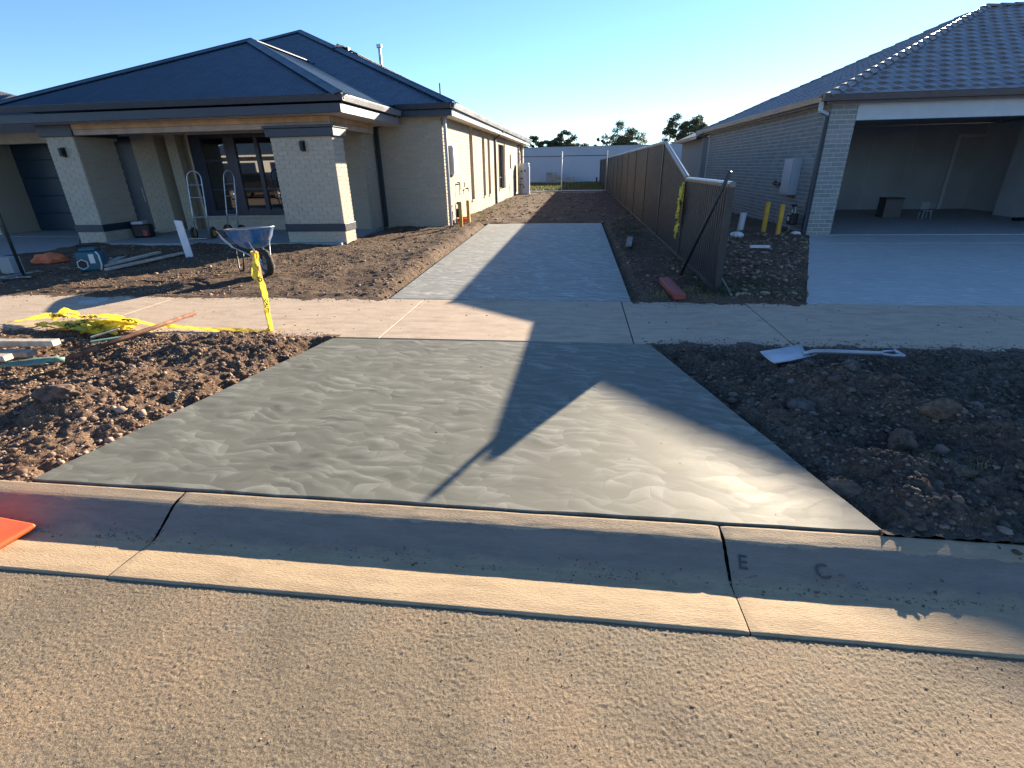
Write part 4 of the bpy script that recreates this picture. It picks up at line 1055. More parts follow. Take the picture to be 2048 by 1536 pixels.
# things left in the garage
t = thing('storage_box', 'dark box standing against the back of the open garage, left of the small chair', 'box', (9.15, 17.0, .02))
MB().box(-.24, .24, -.2, .2, 0, .50).build('body', 'fascia_brown', t, world=False, bevel=.01); MB().box(-.25, .25, -.21, .21, .502, .54).build('lid', 'black_plastic', t, world=False, bevel=.006)
t = thing('chair', 'small pale grey plastic chair standing on the floor inside the open garage', 'chair', (9.75, 16.3, .02))
for sx in (-1, 1):
    for sy in (-1, 1): MB().bar((sx*.11, sy*.10, 0), (sx*.09, sy*.08, .22), .025, .025).build('leg', 'chair_grey', t, world=False)
MB().box(-.12, .12, -.11, .11, .22, .24).build('seat', 'chair_grey', t, world=False, bevel=.004); MB().box(-.11, .11, .10, .12, .25, .44).build('backrest', 'chair_grey', t, world=False, bevel=.004)

# ------------------------------------------------------------------ boundary fence
FX = 1.87
FN = thing('steel_fence', 'dark grey ribbed steel boundary fence stepping down beside the fresh driveway', 'fence', (FX, 20, 0))
posts = [6.92, 9.72, 12.60, 15.58]+[18.55+2.97*k for k in range(12)]
def fence_top(y):
    if y >= posts[2]: return 2.06
    if y >= posts[1]: return 1.39+(y-posts[1])/(posts[2]-posts[1])*(2.06-1.39)
    return 1.37
def sheet(ya, yb, name='sheet'):
    # trapezoid-ribbed infill, ribs proud towards the driveway
    nrib = 8 if ya < 19 else 6; pts = []
    p = (yb-ya)/nrib
    for k in range(nrib):
        y = ya+k*p; pts += [(y, 0), (y+p*.30, 0), (y+p*.38, -.028), (y+p*.82, -.028), (y+p*.90, 0)]
    pts.append((yb, 0)); V = []; F = []
    for i, (y, d) in enumerate(pts):
        V += [(FX+d, y, .055), (FX+d, y, fence_top(y)-.02)]
        if i: F.append((2*i-2, 2*i, 2*i+1, 2*i-1))
    o = link(name, mesh_np(name, V, F, 'fence_steel', False), FN); return o
for i in range(len(posts)-1):
    a, b = posts[i], posts[i+1]
    for k in range(3): sheet(a+.02+(b-a-.04)*k/3, a+.02+(b-a-.04)*(k+1)/3)
    za, zb = fence_top(a+.001), fence_top(b-.001)
    if i == 0: za = zb = 1.37
    # top and bottom rails
    MB().extr([(-.035, -.05), (.035, -.05), (.040, -.01), (.030, .012), (0, .018), (-.030, .012), (-.040, -.01)], (FX-.01, a+(-.04 if i == 0 else .0), za), (FX-.01, b, zb)).build('top_rail', 'fence_rail_steel', FN)
    MB().box(FX-.045, FX+.03, a+.028, b-.028, .02, .065).build('bottom_rail', 'fence_rail_steel', FN)
for i, y in enumerate(posts):
    zt = max(fence_top(y), 1.37)+(.03 if i > 2 else 0)
    if i == 2: zt = 2.10
    MB().box(FX-.05, FX+.03, y-.028, y+.028, -.1, zt-.015).build('post', 'fence_post_steel', FN, bevel=.004)
# prop leaning across the last bay
pr_ = MB().tube([(1.56, 7.95, .0), (1.80, 6.84, 1.498)], .022, 12)
tag(pr_.build('steel_prop', 'fence_post_steel', smooth=True), 'thin dark steel tube leaning diagonally across the front end of the fence', 'prop')
# return of the fence towards the neighbour at the end post
# ------------------------------------------------------------------ caution tape
def ribbon_frame(ctrl, n):
    P = np.array([c[:3] for c in ctrl], float); roll = np.array([c[3] for c in ctrl], float); W = np.array([c[4] for c in ctrl], float)
    t = np.linspace(0, len(P)-1, n); i = np.clip(t.astype(int), 0, len(P)-2); f = (t-i)[:, None]
    Pm = P[np.clip(i-1, 0, None)]; P0 = P[i]; P1 = P[i+1]; P2 = P[np.clip(i+2, None, len(P)-1)]
    C = .5*((2*P0)+(-Pm+P1)*f+(2*Pm-5*P0+4*P1-P2)*f**2+(-Pm+3*P0-3*P1+P2)*f**3)
    R = np.interp(t, range(len(P)), roll); Wd = np.interp(t, range(len(P)), W)
    return C, R, Wd
def ribbon(name, ctrl, n=60, text=None, tscale=.05, parent=None, refdir=(0, 0, 1), tstart=.1, twhere=None, mirror=False, crinkle=.004, seed=1):
    n = int(n*1.8); C, R, Wd = ribbon_frame(ctrl, n); D = np.gradient(C, axis=0); D /= np.linalg.norm(D, axis=1)[:, None]
    ref = np.array(refdir, float)
    A = np.cross(D, ref); A /= (np.linalg.norm(A, axis=1)[:, None]+1e-9); B = np.cross(A, D)
    S_ = A*np.cos(R)[:, None]+B*np.sin(R)[:, None]; Nn = np.cross(D, S_)
    s = np.concatenate([[0], np.cumsum(np.linalg.norm(np.diff(C, axis=0), axis=1))])
    m = 9; V = []; off = .002+crinkle*.5
    def surf(si, q):      # q in -1..1 across
        k = np.interp(si, s, np.arange(n)); i0 = int(min(k, n-2)); f = k-i0
        L = lambda a: a[i0]*(1-f)+a[i0+1]*f
        c, sd, nn, wd = L(C), L(S_), L(Nn), L(Wd)
        cr = crinkle*(math.sin(si*37+seed)*math.cos(q*2.1+si*9)+.7*math.sin(si*81+q*3+seed))
        return c+sd*q*wd/2+nn*cr, nn
    for i in range(n):
        for j in range(m): V.append(surf(s[i], -1+2*j/(m-1))[0])
    F = [(i*m+j, i*m+j+1, (i+1)*m+j+1, (i+1)*m+j) for i in range(n-1) for j in range(m-1)]
    o = link(name, mesh_np(name, V, F, 'tape_yellow'), parent)
    if text:
        for (s0, body) in (twhere or [(tstart, text)]):
            cu = bpy.data.curves.new('lettering', 'FONT'); cu.body = body; cu.size = 1; cu.offset = .035; cu.align_y = 'CENTER'
            to = bpy.data.objects.new('lettering', cu); COL.objects.link(to); me = bpy.data.meshes.new_from_object(to.evaluated_get(bpy.context.evaluated_depsgraph_get())); bpy.data.objects.remove(to)
            bm = bmesh.new(); bm.from_mesh(me)
            bmesh.ops.subdivide_edges(bm, edges=[e for e in bm.edges if e.calc_length() > .12], cuts=2)
            bm.to_mesh(me); bm.free()
            me2 = bpy.data.meshes.new('lettering'); vv = []
            for v in me.vertices:
                q = v.co.y*2*tscale/np.interp(s0, s, Wd)*(-1 if mirror else 1)
                p, nn = surf(min(s0+v.co.x*tscale*.8, s[-1]-.001), max(-1, min(1, q))); vv.append(p+nn*off)
            vv2 = [p for p in vv]
            me2.from_pydata([tuple(p) for p in vv2], [], [list(p.vertices) for p in me.polygons]); me2.materials.append(MATS['tape_ink'])
            link('lettering', me2, o if parent is None else o)
            # same print on the back
            me3 = bpy.data.meshes.new('lettering'); 
            vb = []
            for v in me.vertices:
                q = v.co.y*2*tscale/np.interp(s0, s, Wd)*(-1 if mirror else 1)
                p, nn = surf(min(s0+v.co.x*tscale*.8, s[-1]-.001), max(-1, min(1, q))); vb.append(tuple(p-nn*off))
            me3.from_pydata(vb, [], [list(p.vertices) for p in me.polygons]); me3.materials.append(MATS['tape_ink']); link('lettering', me3, o)
    return o
# stake at the path edge
sx, sy = -3.29, 4.90
stk = MB().box(sx-.018, sx+.018, sy-.018, sy+.018, -.15, .86).build('wooden_stake', 'stake_wood', bevel=.003)
tag(stk, 'upright wooden stake wrapped in yellow tape at the kerb side edge of the footpath', 'stake')
tp = thing('caution_tape', 'yellow caution tape tied to the upright stake and hanging down to the footpath edge', 'caution tape', (sx, sy, 0))
ribbon('strand', [(sx+.00, sy-.03, .80, 0, .03), (sx-.012, sy-.035, .72, .2, .035), (sx+.0, sy-.035, .62, .1, .06), (sx+.03, sy-.04, .52, 0, .075), (sx+.035, sy-.04, .35, -.2, .075), (sx+.02, sy-.04, .20, .1, .06), (sx+.02, sy-.04, .06, 0, .055), (sx-.03, sy-.03, .01, 0, .05)],
       60, 'CAUTION', .062, tp, refdir=(0, 1, 0), twhere=[(.20, 'IO'), (.44, 'CAUTI')], seed=3)
ribbon('knot', [(sx-.02, sy-.03, .86, 0, .03), (sx+.03, sy-.03, .80, .6, .035), (sx+.055, sy-.04, .85, 1.2, .03), (sx+.02, sy-.03, .74, .3, .03), (sx-.03, sy-.03, .69, 0, .04), (sx-.035, sy-.04, .60, .5, .045), (sx+.01, sy-.035, .58, .9, .04), (sx-.02, sy-.03, .55, 0, .04)], 50, None, 1, tp, refdir=(0, 1, 0), seed=9)
ribbon('strand', [(sx+.02, sy-.04, .02, .3, .05), (sx-.12, sy-.06, .015, .1, .07), (sx-.35, sy-.03, .02, .5, .05), (-4.0, 4.86, .02, .9, .035), (-4.35, 4.90, .03, 1.2, .03), (-4.55, 4.88, .05, .6, .06)], 50, None, 1, tp, seed=5)
# the crumpled heap
hp_ = thing('caution_tape', 'crumpled heap of yellow caution tape lying where the footpath meets the left verge', 'caution tape', (-5.3, 4.85, 0))
W7 = .085
ribbon('strand', [(-6.75, 5.00, .01, 0, .02), (-6.45, 5.02, .05, .6, .06), (-6.15, 5.02, .10, 1.0, W7), (-5.9, 4.98, .11, .8, W7), (-5.6, 4.92, .12, .6, W7), (-5.35, 4.90, .14, .7, W7), (-5.1, 4.92, .12, 1.1, W7), (-4.95, 4.88, .05, 1.4, .05)], 80, 'CAUTION', .075, hp_, twhere=[(.62, 'CAUTION'), (1.12, 'CAUTION')], crinkle=.006, seed=2, mirror=True)
ribbon('strand', [(-6.2, 5.08, .02, .3, .06), (-6.0, 5.10, .14, .9, W7), (-5.85, 5.06, .15, .5, W7), (-5.75, 5.0, .08, .2, .06)], 40, None, .07, hp_, crinkle=.007, seed=4)
ribbon('strand', [(-5.3, 4.80, .10, .7, W7), (-5.05, 4.82, .12, .8, W7), (-4.85, 4.84, .11, .9, W7), (-4.65, 4.85, .06, .9, .07), (-4.42, 4.86, .03, .8, .02)], 50, 'CAUTION', .075, hp_, twhere=[(.30, 'CAUT')], crinkle=.005, seed=6, mirror=True)
ribbon('strand', [(-5.85, 4.86, .05, -.5, W7), (-5.6, 4.80, .09, -.3, .10), (-5.35, 4.84, .11, .3, .10), (-5.1, 4.78, .08, -.2, .10), (-4.9, 4.84, .04, .1, W7)], 60, 'CAUTION', .075, hp_, twhere=[(.35, 'CAUTION')], crinkle=.007, seed=31, mirror=True)
ribbon('strand', [(-5.7, 4.74, .03, .2, W7), (-5.5, 4.80, .08, -.4, .09), (-5.3, 4.74, .09, .1, .10), (-5.15, 4.84, .07, .5, .09), (-5.0, 4.74, .03, -.2, W7)], 60, None, .075, hp_, crinkle=.008, seed=33)
for k in range(11):
    c = [(-5.35+rnd.gauss(0, .24), 4.82+rnd.gauss(0, .08), abs(rnd.gauss(.03, .022))+.012, rnd.uniform(-1.4, 1.4), W7*rnd.uniform(.5, 1)) for _ in range(5)]
    ribbon('strand', c, 44, 'CAUTION', .06, hp_, twhere=[(.12, 'CAUT')] if k % 3 == 0 else [], crinkle=.010, seed=k*3+1)
# tape bunched on the fence
ft = thing('caution_tape', 'dirty yellow caution tape hanging bunched from the fence post at the low step', 'caution tape', (1.75, 9.7, 0))
fx0, fy0_ = 1.785, 9.62
ribbon('strand', [(fx0, fy0_+.02, 1.30, 0, .05), (fx0-.02, fy0_+.0, 1.16, .4, .12), (fx0-.02, fy0_-.05, 1.0, .1, .15), (fx0-.03, fy0_+.02, .82, -.2, .16), (fx0-.02, fy0_+.06, .62, .1, .15), (fx0-.03, fy0_+.14, .46, .5, .08), (fx0-.02, fy0_+.18, .34, .2, .04)], 60, 'CAUTION', .11, ft, refdir=(1, 0, 0), twhere=[(.28, 'CAUTION')], crinkle=.014, seed=8)
ribbon('strand', [(fx0-.01, fy0_+.1, 1.24, 1, .06), (fx0-.05, fy0_-.08, 1.12, .4, .10), (fx0-.05, fy0_+.05, .98, -.6, .12), (fx0-.06, fy0_-.1, .86, .2, .10), (fx0-.05, fy0_+.05, .70, .8, .08)], 50, None, .1, ft, refdir=(1, 0, 0), crinkle=.014, seed=10)

# ------------------------------------------------------------------ wheelbarrow
wa = math.atan2(-.62, .78)       # local +x points to the wheel
wb = thing('wheelbarrow', 'muddy blue and silver wheelbarrow standing on the bare soil in front of the porch', 'wheelbarrow', (-5.60, 8.30, .0), wa); wb.scale = (.90, .90, .93)
tr = MB(); rim = []; bot = []
nR = 20
def rr_pt(t, a, b, ox): 
    c, s = math.cos(t), math.sin(t); e = .55
    return (ox+a*abs(c)**e*(1 if c > 0 else -1), b*abs(s)**e*(1 if s > 0 else -1))
rings = [(.58, .36, .02, .76), (.565, .345, .02, .745), (.50, .30, .03, .62), (.40, .23, .06, .50), (.28, .17, .08, .435), (.02, .01, .08, .425)]
V = []; F = []
for (a, b, ox, z) in rings:
    for k in range(nR):
        x, y = rr_pt(2*math.pi*k/nR, a, b, ox); zz = z+(.07*(x) if z > .7 else .02*(x))
        V.append((x, y, zz+.02))
for i in range(len(rings)-1):
    for k in range(nR): F.append((i*nR+k, i*nR+(k+1) % nR, (i+1)*nR+(k+1) % nR, (i+1)*nR+k))
tb = MB(); tb.add(V, F); to = tb.build('tray', ['tray_blue'], wb, world=False, smooth=True); sm = to.modifiers.new('s', 'SOLIDIFY'); sm.thickness = .006; sm.offset = -1
V2 = [(x*.97, y*.97, z+.012) for (x, y, z) in V[nR:]]; F2 = [f for f in F[:-nR*1]]
ti = MB().add(V2, [tuple(i for i in f) for f in F2]).build('tray_lining', 'tray_inside', wb, world=False, smooth=True)
rimp = [Vector(V[k]) for k in range(nR)]+[Vector(V[0])]
MB().tube(rimp, .013, 8, cap=False).build('rim', 'galvanised', wb, world=False, smooth=True)
for s_ in (-1, 1):
    MB().tube([(-.98, s_*.30, .66), (-.70, s_*.29, .56), (-.35, s_*.25, .44), (.15, s_*.17, .36), (.62, s_*.08, .26)], .017, 10).build('handle_bar', 'galvanised', wb, world=False, smooth=True)
    MB().tube([(-1.02, s_*.30, .675), (-.86, s_*.297, .617)], .023, 10).build('grip', 'rubber', wb, world=False, smooth=True)
    MB().tube([(-.22, s_*.24, .42), (-.26, s_*.24, .06), (-.20, s_*.24, .02), (-.08, s_*.23, .02), (-.04, s_*.22, .08), (.02, s_*.19, .38)], .016, 10).build('leg', 'black_plastic', wb, world=False, smooth=True)
    MB().tube([(.62, s_*.08, .26), (.50, s_*.15, .48), (.44, s_*.20, .66)], .010, 8).tube([(.60, s_*.10, .24), (.75, s_*.10, .14)], .012, 8).build('brace', 'galvanised', wb, world=False)
def wheel(parent, c, R_, wd, axis='y', hub='galvanised', tyre='rubber', world=False):
    n = 28; mb = MB(); c = Vector(c)
    prof = [(-wd/2, R_*.66), (-wd/2, R_*.86), (-wd*.32, R_*.97), (0, R_), (wd*.32, R_*.97), (wd/2, R_*.86), (wd/2, R_*.66)]
    V = []; F = []
    for i in range(n):
        t = 2*math.pi*i/n
        for (a, r) in prof:
            lug = .012*R_/.2 if (i % 2 == 0 and r > R_*.93) else 0
            rr_ = r+lug
            V.append(c+(Vector((rr_*math.cos(t), a, rr_*math.sin(t))) if axis == 'y' else Vector((a, rr_*math.cos(t), rr_*math.sin(t)))))
    m = len(prof)
    for i in range(n):
        for j in range(m): F.append((i*m+j, i*m+(j+1) % m, ((i+1) % n)*m+(j+1) % m, ((i+1) % n)*m+j))
    w_ = mb.add(V, F).build('wheel', tyre, parent, world=world, smooth=True)
    h = MB()
    ax = Vector((0, 1, 0)) if axis == 'y' else Vector((1, 0, 0))
    h.tube([c-ax*wd*.25, c+ax*wd*.25], R_*.68, 20).tube([c-ax*wd*.75, c+ax*wd*.75], R_*.14, 12)
    ho = h.build('hub', hub, None, world=False); ho.parent = w_
    return w_
wheel(wb, (.62, 0, .225), .225, .115)

# ------------------------------------------------------------------ shovels, timbers, stake board
h0 = lambda f, x, y: float(f(np.array([x]), np.array([y]))[0])
sh = thing('shovel', 'pale metal square mouth shovel lying on the shaded right verge below the footpath', 'shovel', (2.1, 4.28, 0))
zb_ = .05
bl = []; nbx, nby = 8, 7
bdir = Vector((1.02, .10, 0)).normalized(); bsd = Vector((-bdir.y, bdir.x, 0)); O = Vector((1.64, 4.27, zb_))
Vb = []
for i in range(nbx):
    for j in range(nby):
        u = i/(nbx-1)*.34; q = (j/(nby-1)-.5)*2
        wd = .145-(.02*(u/.34)**3); lift = .045*q*q*(u/.34+.25)+.03*(u/.34)**2+(.012 if abs(q) < .2 else 0)*(u/.34)
        Vb.append(O+Matrix.Rotation(.0, 3, 'Z') @ (bdir*u+bsd*q*wd)+Vector((0, 0, lift)))
bl = MB().add(Vb, [(i*nby+j, (i+1)*nby+j, (i+1)*nby+j+1, i*nby+j+1) for i in range(nbx-1) for j in range(nby-1)]).build('blade', 'shovel_metal', sh, smooth=True)
sm = bl.modifiers.new('s', 'SOLIDIFY'); sm.thickness = .004
hs = O+bdir*.30+Vector((0, 0, .045)); he = Vector((2.56, 4.33, .10))
MB().tube([hs, hs+(he-hs)*.15+Vector((0, 0, .02)), hs+(he-hs)*.5+Vector((0, 0, .015)), he], [.017, .019, .018, .018], 12).build('shaft', 'shovel_metal', sh, smooth=True)
d_ = (he-hs).normalized(); s2 = Vector((-d_.y, d_.x, 0))
MB().tube([he-d_*.01, he+d_*.06+s2*.05, he+d_*.15+s2*.055], .011, 8).tube([he-d_*.01, he+d_*.06-s2*.05, he+d_*.15-s2*.055], .011, 8).tube([he+d_*.15+s2*.062, he+d_*.15-s2*.062], .015, 10).build('grip', 'shovel_metal', sh, smooth=True)

s2h = thing('shovel', 'long brown handled spade with a green blade lying across the left verge', 'shovel', (-4.5, 4.2, 0))
a = Vector((-4.50, 3.66, .10)); b = Vector((-4.22, 4.98, .17))
a2 = a+(a-b).normalized()*.05
MB().tube([a, (a+b)/2+Vector((0, 0, .005)), b], [.024, .022, .021], 12).build('shaft', 'handle_brown', s2h, smooth=True)
g1 = Vector((-4.98, 3.50, .075)); Vb = []
dd = (Vector((-4.56, 3.60, .09))-g1); L_ = dd.length; dd.normalize(); ss = Vector((-dd.y, dd.x, 0))
for i in range(8):
    for j in range(7):
        u = i/7*L_; q = (j/6-.5)*2; wd = .09*min(1, .25+1.6*i/7)
        Vb.append(g1+dd*u+ss*q*wd+Vector((0, 0, .03*q*q)))
o = MB().add(Vb, [(i*7+j, (i+1)*7+j, (i+1)*7+j+1, i*7+j+1) for i in range(7) for j in range(6)]).build('blade', 'spade_green', s2h, smooth=True)
o.modifiers.new('s', 'SOLIDIFY').thickness = .004
MB().tube([Vector((-4.62, 3.58, .10)), Vector((-4.54, 3.62, .115)), a], [.016, .024, .026], 10).build('socket', 'spade_green', s2h, smooth=True)

def timber(name, a, b, w, h, mat, label, cat='timber', group=None):
    a, b = Vector(a), Vector(b)
    return tag(MB().bar(a, b, w, h).build(name, mat, bevel=.004), label, cat, group)
timber('timber_length', (-6.9, 3.98, .10), (-5.06, 4.10, .10), .09, .055, 'timber_pale', 'pale timber length at the back of the offcuts on the left verge')
timber('timber_length', (-6.9, 3.86, .045), (-5.16, 3.93, .045), .10, .05, 'timber_grey', 'grey timber length in the middle of the offcuts on the left verge')
timber('timber_length', (-6.8, 3.55, .09), (-5.13, 3.70, .09), .09, .05, 'timber_pale', 'short pale timber length nearest the street among the offcuts on the left verge')
timber('timber_scrap', (-5.02, 4.42, .05), (-4.84, 4.60, .09), .035, .015, 'timber_pale', 'small splinter of pale timber beside the heap of yellow tape')
timber('timber_scrap', (-4.88, 4.28, .05), (-4.62, 4.50, .05), .06, .018, 'spade_green', 'small greenish scrap of board just behind the brown spade handle')
# planks by the radio
timber('timber_plank', (-8.33, 8.06, .06), (-8.32, 9.95, .06), .10, .04, 'timber_pale', 'long pale plank nearest the wheelbarrow on the shaded soil by the radio')
timber('timber_plank', (-8.55, 8.15, .09), (-8.66, 9.70, .11), .10, .04, 'timber_pale', 'second long plank on the shaded soil, just left of the longest one')
timber('timber_plank', (-8.78, 8.45, .05), (-9.3, 9.45, .05), .14, .035, 'timber_grey', 'dull grey board lying flat behind the radio')
wpb = MB().obox((-8.05, 9.75, .36), (.085, 0, -.008), (0, .012, 0), (-.05, .03, .37)).build('white_board', 'pvc_white', bevel=.003)
tag(wpb, 'white painted board leaning upright on the soil in front of the porch slab', 'board')
rb = MB().obox((1.27, 6.92, .07), (.072, .006, 0), (-.035, .44, .02), (0, 0, .035)).build('red_board', 'red_board', bevel=.01)
tag(rb, 'dull red board lying on the shaded soil beside the near end of the fence', 'board')
timber('timber_scrap', (1.05, 10.9, .05), (1.18, 12.0, .09), .12, .03, 'timber_grey', 'grey board lying on the soil strip between the driveway and the fence')
timber('timber_scrap', (2.02, 7.45, .12), (1.98, 6.55, .01), .03, .03, 'timber_grey', 'thin stick leaning out of the weeds behind the fence end post')
timber('timber_scrap', (3.35, 10.6, .08), (3.72, 10.6, .08), .07, .05, 'pvc_white', 'short white offcut lying on the rubble in front of the grey brick wall')

# radio
rd = thing('jobsite_radio', 'teal and black jobsite radio standing on the soil left of the planks', 'radio', (-8.72, 8.22, .02), .45)
MB().box(-.19, .19, -.15, .15, 0, .34).build('body', 'radio_teal', rd, world=False, bevel=.035)
MB().box(.02, .10, -.165, -.148, .14, .30).build('display', 'radio_white', rd, world=False, bevel=.006)
for cx in (-.10,):
    hexo = [(cx+.085*math.cos(math.pi/3*k+.5), -.158, .13+.085*math.sin(math.pi/3*k+.5)) for k in range(7)]
    MB().tube(hexo, .009, 6, cap=False).build('speaker_ring', 'radio_white', rd, world=False)
    MB().tube([(cx, -.150, .13), (cx, -.162, .13)], .07, 20).build('speaker', 'black_plastic', rd, world=False)
MB().tube([(.15, -.16, .02), (.185, -.175, .10), (.185, -.175, .28), (.15, -.16, .34)], .012, 8).build('guard_bar', 'radio_white', rd, world=False)
MB().tube([(-.17, 0, .34), (-.17, 0, .44), (.17, 0, .44), (.17, 0, .34)], .016, 8).build('handle', 'black_plastic', rd, world=False)
MB().box(-.13, .13, -.10, .10, .342, .40).build('battery_bay', 'radio_teal', rd, world=False, bevel=.02)
MB().tube([(-.14, .05, .40), (-.10, .05, .54)], .012, 6).build('aerial', 'black_plastic', rd, world=False)

# orange cloth lump
V = IV3.copy(); d = 1+.25*fbm(V[:, 0]*1.5, V[:, 1]*1.5+V[:, 2], 1, 3, 301)
V = V*d[:, None]*np.array([.34, .20, .13]); V[:, 2] = np.maximum(V[:, 2], -.04)
o = link('sandbag', mesh_np('sandbag', V, IF3, 'orange_cloth')); o.location = (-10.45, 8.95, .07); tag(o, 'faded orange sandbag slumped on the soil at the left beside the garage driveway', 'sandbag')

# temporary fence post and feet at the left
tpst = thing('temporary_fence_post', 'thin grey steel post standing in the soil near the left edge with a loose base', 'post', (-9.65, 7.72, 0))
MB().tube([(-9.65, 7.72, 0), (-9.67, 7.73, 2.1)], .026, 10).build('pole', 'fence_post_steel', tpst, smooth=True)
MB().box(-10.0, -9.35, 7.55, 7.60, .01, .03).box(-9.70, -9.64, 7.3, 8.0, .031, .05).build('foot', 'timber_grey', tpst)
MB().tube([(-9.9, 7.4, .02), (-9.7, 7.35, .03), (-9.5, 7.5, .02), (-9.8, 7.7, .03)], .008, 6).build('wire', 'galvanised', tpst)
cbk = MB().box(-10.25, -9.98, 7.85, 8.05, .0, .30).build('concrete_block', 'porch_concrete', bevel=.015); tag(cbk, 'grey concrete block standing on the soil at the very left edge', 'block')

# hand trucks against the window wall
def hand_truck(loc, rz, label, two_tone):
    t = thing('hand_truck', label, 'hand truck', loc, rz, 'hand trucks parked on the porch')
    lp = []
    for k in range(9):
        a_ = math.pi*k/8; lp.append((.16*math.cos(a_), .26+.0*k, 1.22+.16*math.sin(a_)))
    lean = lambda z: .05+z*.18
    pts = [(.16, lean(.08), .08), (.16, lean(.6), .6)]+[(x, lean(z), z) for (x, _, z) in lp]+[(-.16, lean(.6), .6), (-.16, lean(.08), .08)]
    MB().tube(pts, .014, 10).build('frame', 'galvanised', t, world=False, smooth=True)
    for zz in (.45, .85, 1.1): MB().tube([(-.16, lean(zz), zz), (.16, lean(zz), zz)], .011, 8).build('crossbar', 'galvanised', t, world=False)
    MB().box(-.20, .20, -.16, .06, .02, .035).build('toe_plate', 'galvanised', t, world=False)
    for s_ in (-1, 1): wheel(t, (s_*.22, .12, .12), .12, .06, 'x', 'yellow_paint')
    MB().prism([(-.10, 0), (.10, 0), (.04, .12), (-.04, .12)], 0, .02)
    return t
ht = hand_truck((-9.68, 12.35, .035), .12, 'grey hand truck with a looped handle and yellow hubs on the porch, left one', True)
ht.scale = (1.15, 1.15, 1.18)
copy_thing(ht, (-9.25, 12.95, .035), -.25, 'second hand truck on the porch, standing behind and right of the first', 'hand trucks parked on the porch')
tbg = thing('tool_bag', 'dark tool bag with a grey top leaning on the porch beside the front door', 'bag', (-11.7, 12.8, .035), .3)
MB().box(-.22, .22, -.16, .16, 0, .34).build('body', 'black_plastic', tbg, world=False, bevel=.05); MB().box(-.20, .10, -.15, .15, .342, .42).build('lid', 'plaster_light', tbg, world=False, bevel=.03)
MB().box(.05, .16, -.175, -.158, .05, .2).build('pocket', 'red_board', tbg, world=False, bevel=.01)

# bollards
def bollard(x, y, label, h=.72, mat='yellow_paint'):
    t = thing('bollard', label, 'bollard', (x, y, 0), rnd.uniform(-.1, .1), 'yellow marker posts by the gas meters')
    MB().box(-.045, .045, -.045, .045, -.2, h-.01).build('post', mat, t, world=False, bevel=.006)
    MB().box(-.047, .047, -.047, .047, h-.008, h+.006).build('cap', mat, t, world=False, bevel=.004)
bollard(-3.34, 14.77, 'yellow marker post nearest the street beside the cream house wall')
bollard(-3.32, 15.75, 'yellow marker post just behind the first one beside the cream house wall', .70)
bollard(4.37, 13.03, 'yellow marker post farther from the garage, in front of the grey brick wall', .74)
bollard(4.60, 12.75, 'yellow marker post closer to the garage driveway, in front of the grey brick wall', .70)
pp = MB().tube([(4.06, 13.8, -.05), (4.09, 13.8, .42)], .075, 20); pp.tube([(4.09, 13.8, .42), (4.09, 13.8, .44)], .08, 20)
tag(pp.build('drain_pipe', 'pvc_white', smooth=False, bevel=.004), 'stub of white plastic drain pipe sticking up from the rubble', 'pipe')
op = MB().tube([(-3.70, 16.3, .10), (-3.45, 16.5, .10)], .085, 16).box(-3.85, -3.4, 16.2, 16.45, .03, .14)
tag(op.build('plastic_offcut', 'orange_plastic', bevel=.01), 'orange plastic offcut lying on the soil behind the yellow posts', 'offcut')

# white litter
def litter(x, y, s, seed, hf, label, mat='pvc_white'):
    V = IV3.copy(); d = 1+.5*fbm(V[:, 0]*2, V[:, 1]*2+V[:, 2], .9, 3, seed, True)*.5
    V = V*d[:, None]*s*np.array([1.2, 1, .6]); o = link('crumpled_wrapper', mesh_np('crumpled_wrapper', V, IF3, mat, False)); o.location = (x, y, h0(hf, x, y)+s*.4)
    tag(o, label, 'wrapper', 'scraps of white wrapping by the grey wall')
litter(5.0, 12.75, .07, 401, h_yard, 'crumpled white wrapping at the foot of the black downpipe')
litter(3.65, 12.6, .10, 402, h_yard, 'crumpled pale wrapping left of the white drain pipe')

# ------------------------------------------------------------------ traffic cone at the left edge of the channel
tc = thing('traffic_cone', 'orange traffic cone whose square base pokes into view on the kerb channel', 'traffic cone', (-3.10, 1.70, -.125), -.12)
MB().box(-.26, .26, -.16, .16, .0, .03).build('base', 'orange_plastic', tc, world=False, bevel=.012)
MB().tube([(-.05, 0, .031), (-.05, 0, .10), (-.05, 0, .62)], [.14, .12, .03], 24).build('cone', 'orange_plastic', tc, world=False, smooth=True)
MB().tube([(-.05, 0, .30), (-.05, 0, .42)], [.0875, .067], 24, cap=False).build('collar', 'radio_white', tc, world=False, smooth=True)

# ------------------------------------------------------------------ back of the block
bw = thing('back_wall', 'long pale blue grey rendered wall closing off the far end of the block', 'wall', (2, 56, 0))
for k in range(12):
    x0 = -34+k*6.0
    MB().box(x0+.005, x0+5.995, 56, 56.25, -.2, 3.32).build('wall_panel', 'back_wall_paint', bw)
MB().box(-34, 38, 55.97, 56.28, 3.32, 3.38).build('coping', 'back_wall_paint', bw)
lawn_n = 26000
X = rs.uniform(-7, 5.5, lawn_n); Y = rs.uniform(38.5, 55.8, lawn_n); H_ = rs.uniform(.05, .16, lawn_n); A_ = rs.uniform(0, 6.28, lawn_n)
V = np.empty((lawn_n, 3, 3)); cx, sx_ = np.cos(A_)*.05, np.sin(A_)*.05
V[:, 0] = np.stack([X-cx, Y-sx_, 0*X], 1); V[:, 1] = np.stack([X+cx, Y+sx_, 0*X], 1); V[:, 2] = np.stack([X+rs.normal(0, .03, lawn_n), Y+rs.normal(0, .03, lawn_n), H_], 1)
o = link('grass', mesh_np('grass', V.reshape(-1, 3), np.arange(lawn_n*3).reshape(-1, 3), 'grass_green', False)); o['kind'] = 'stuff'
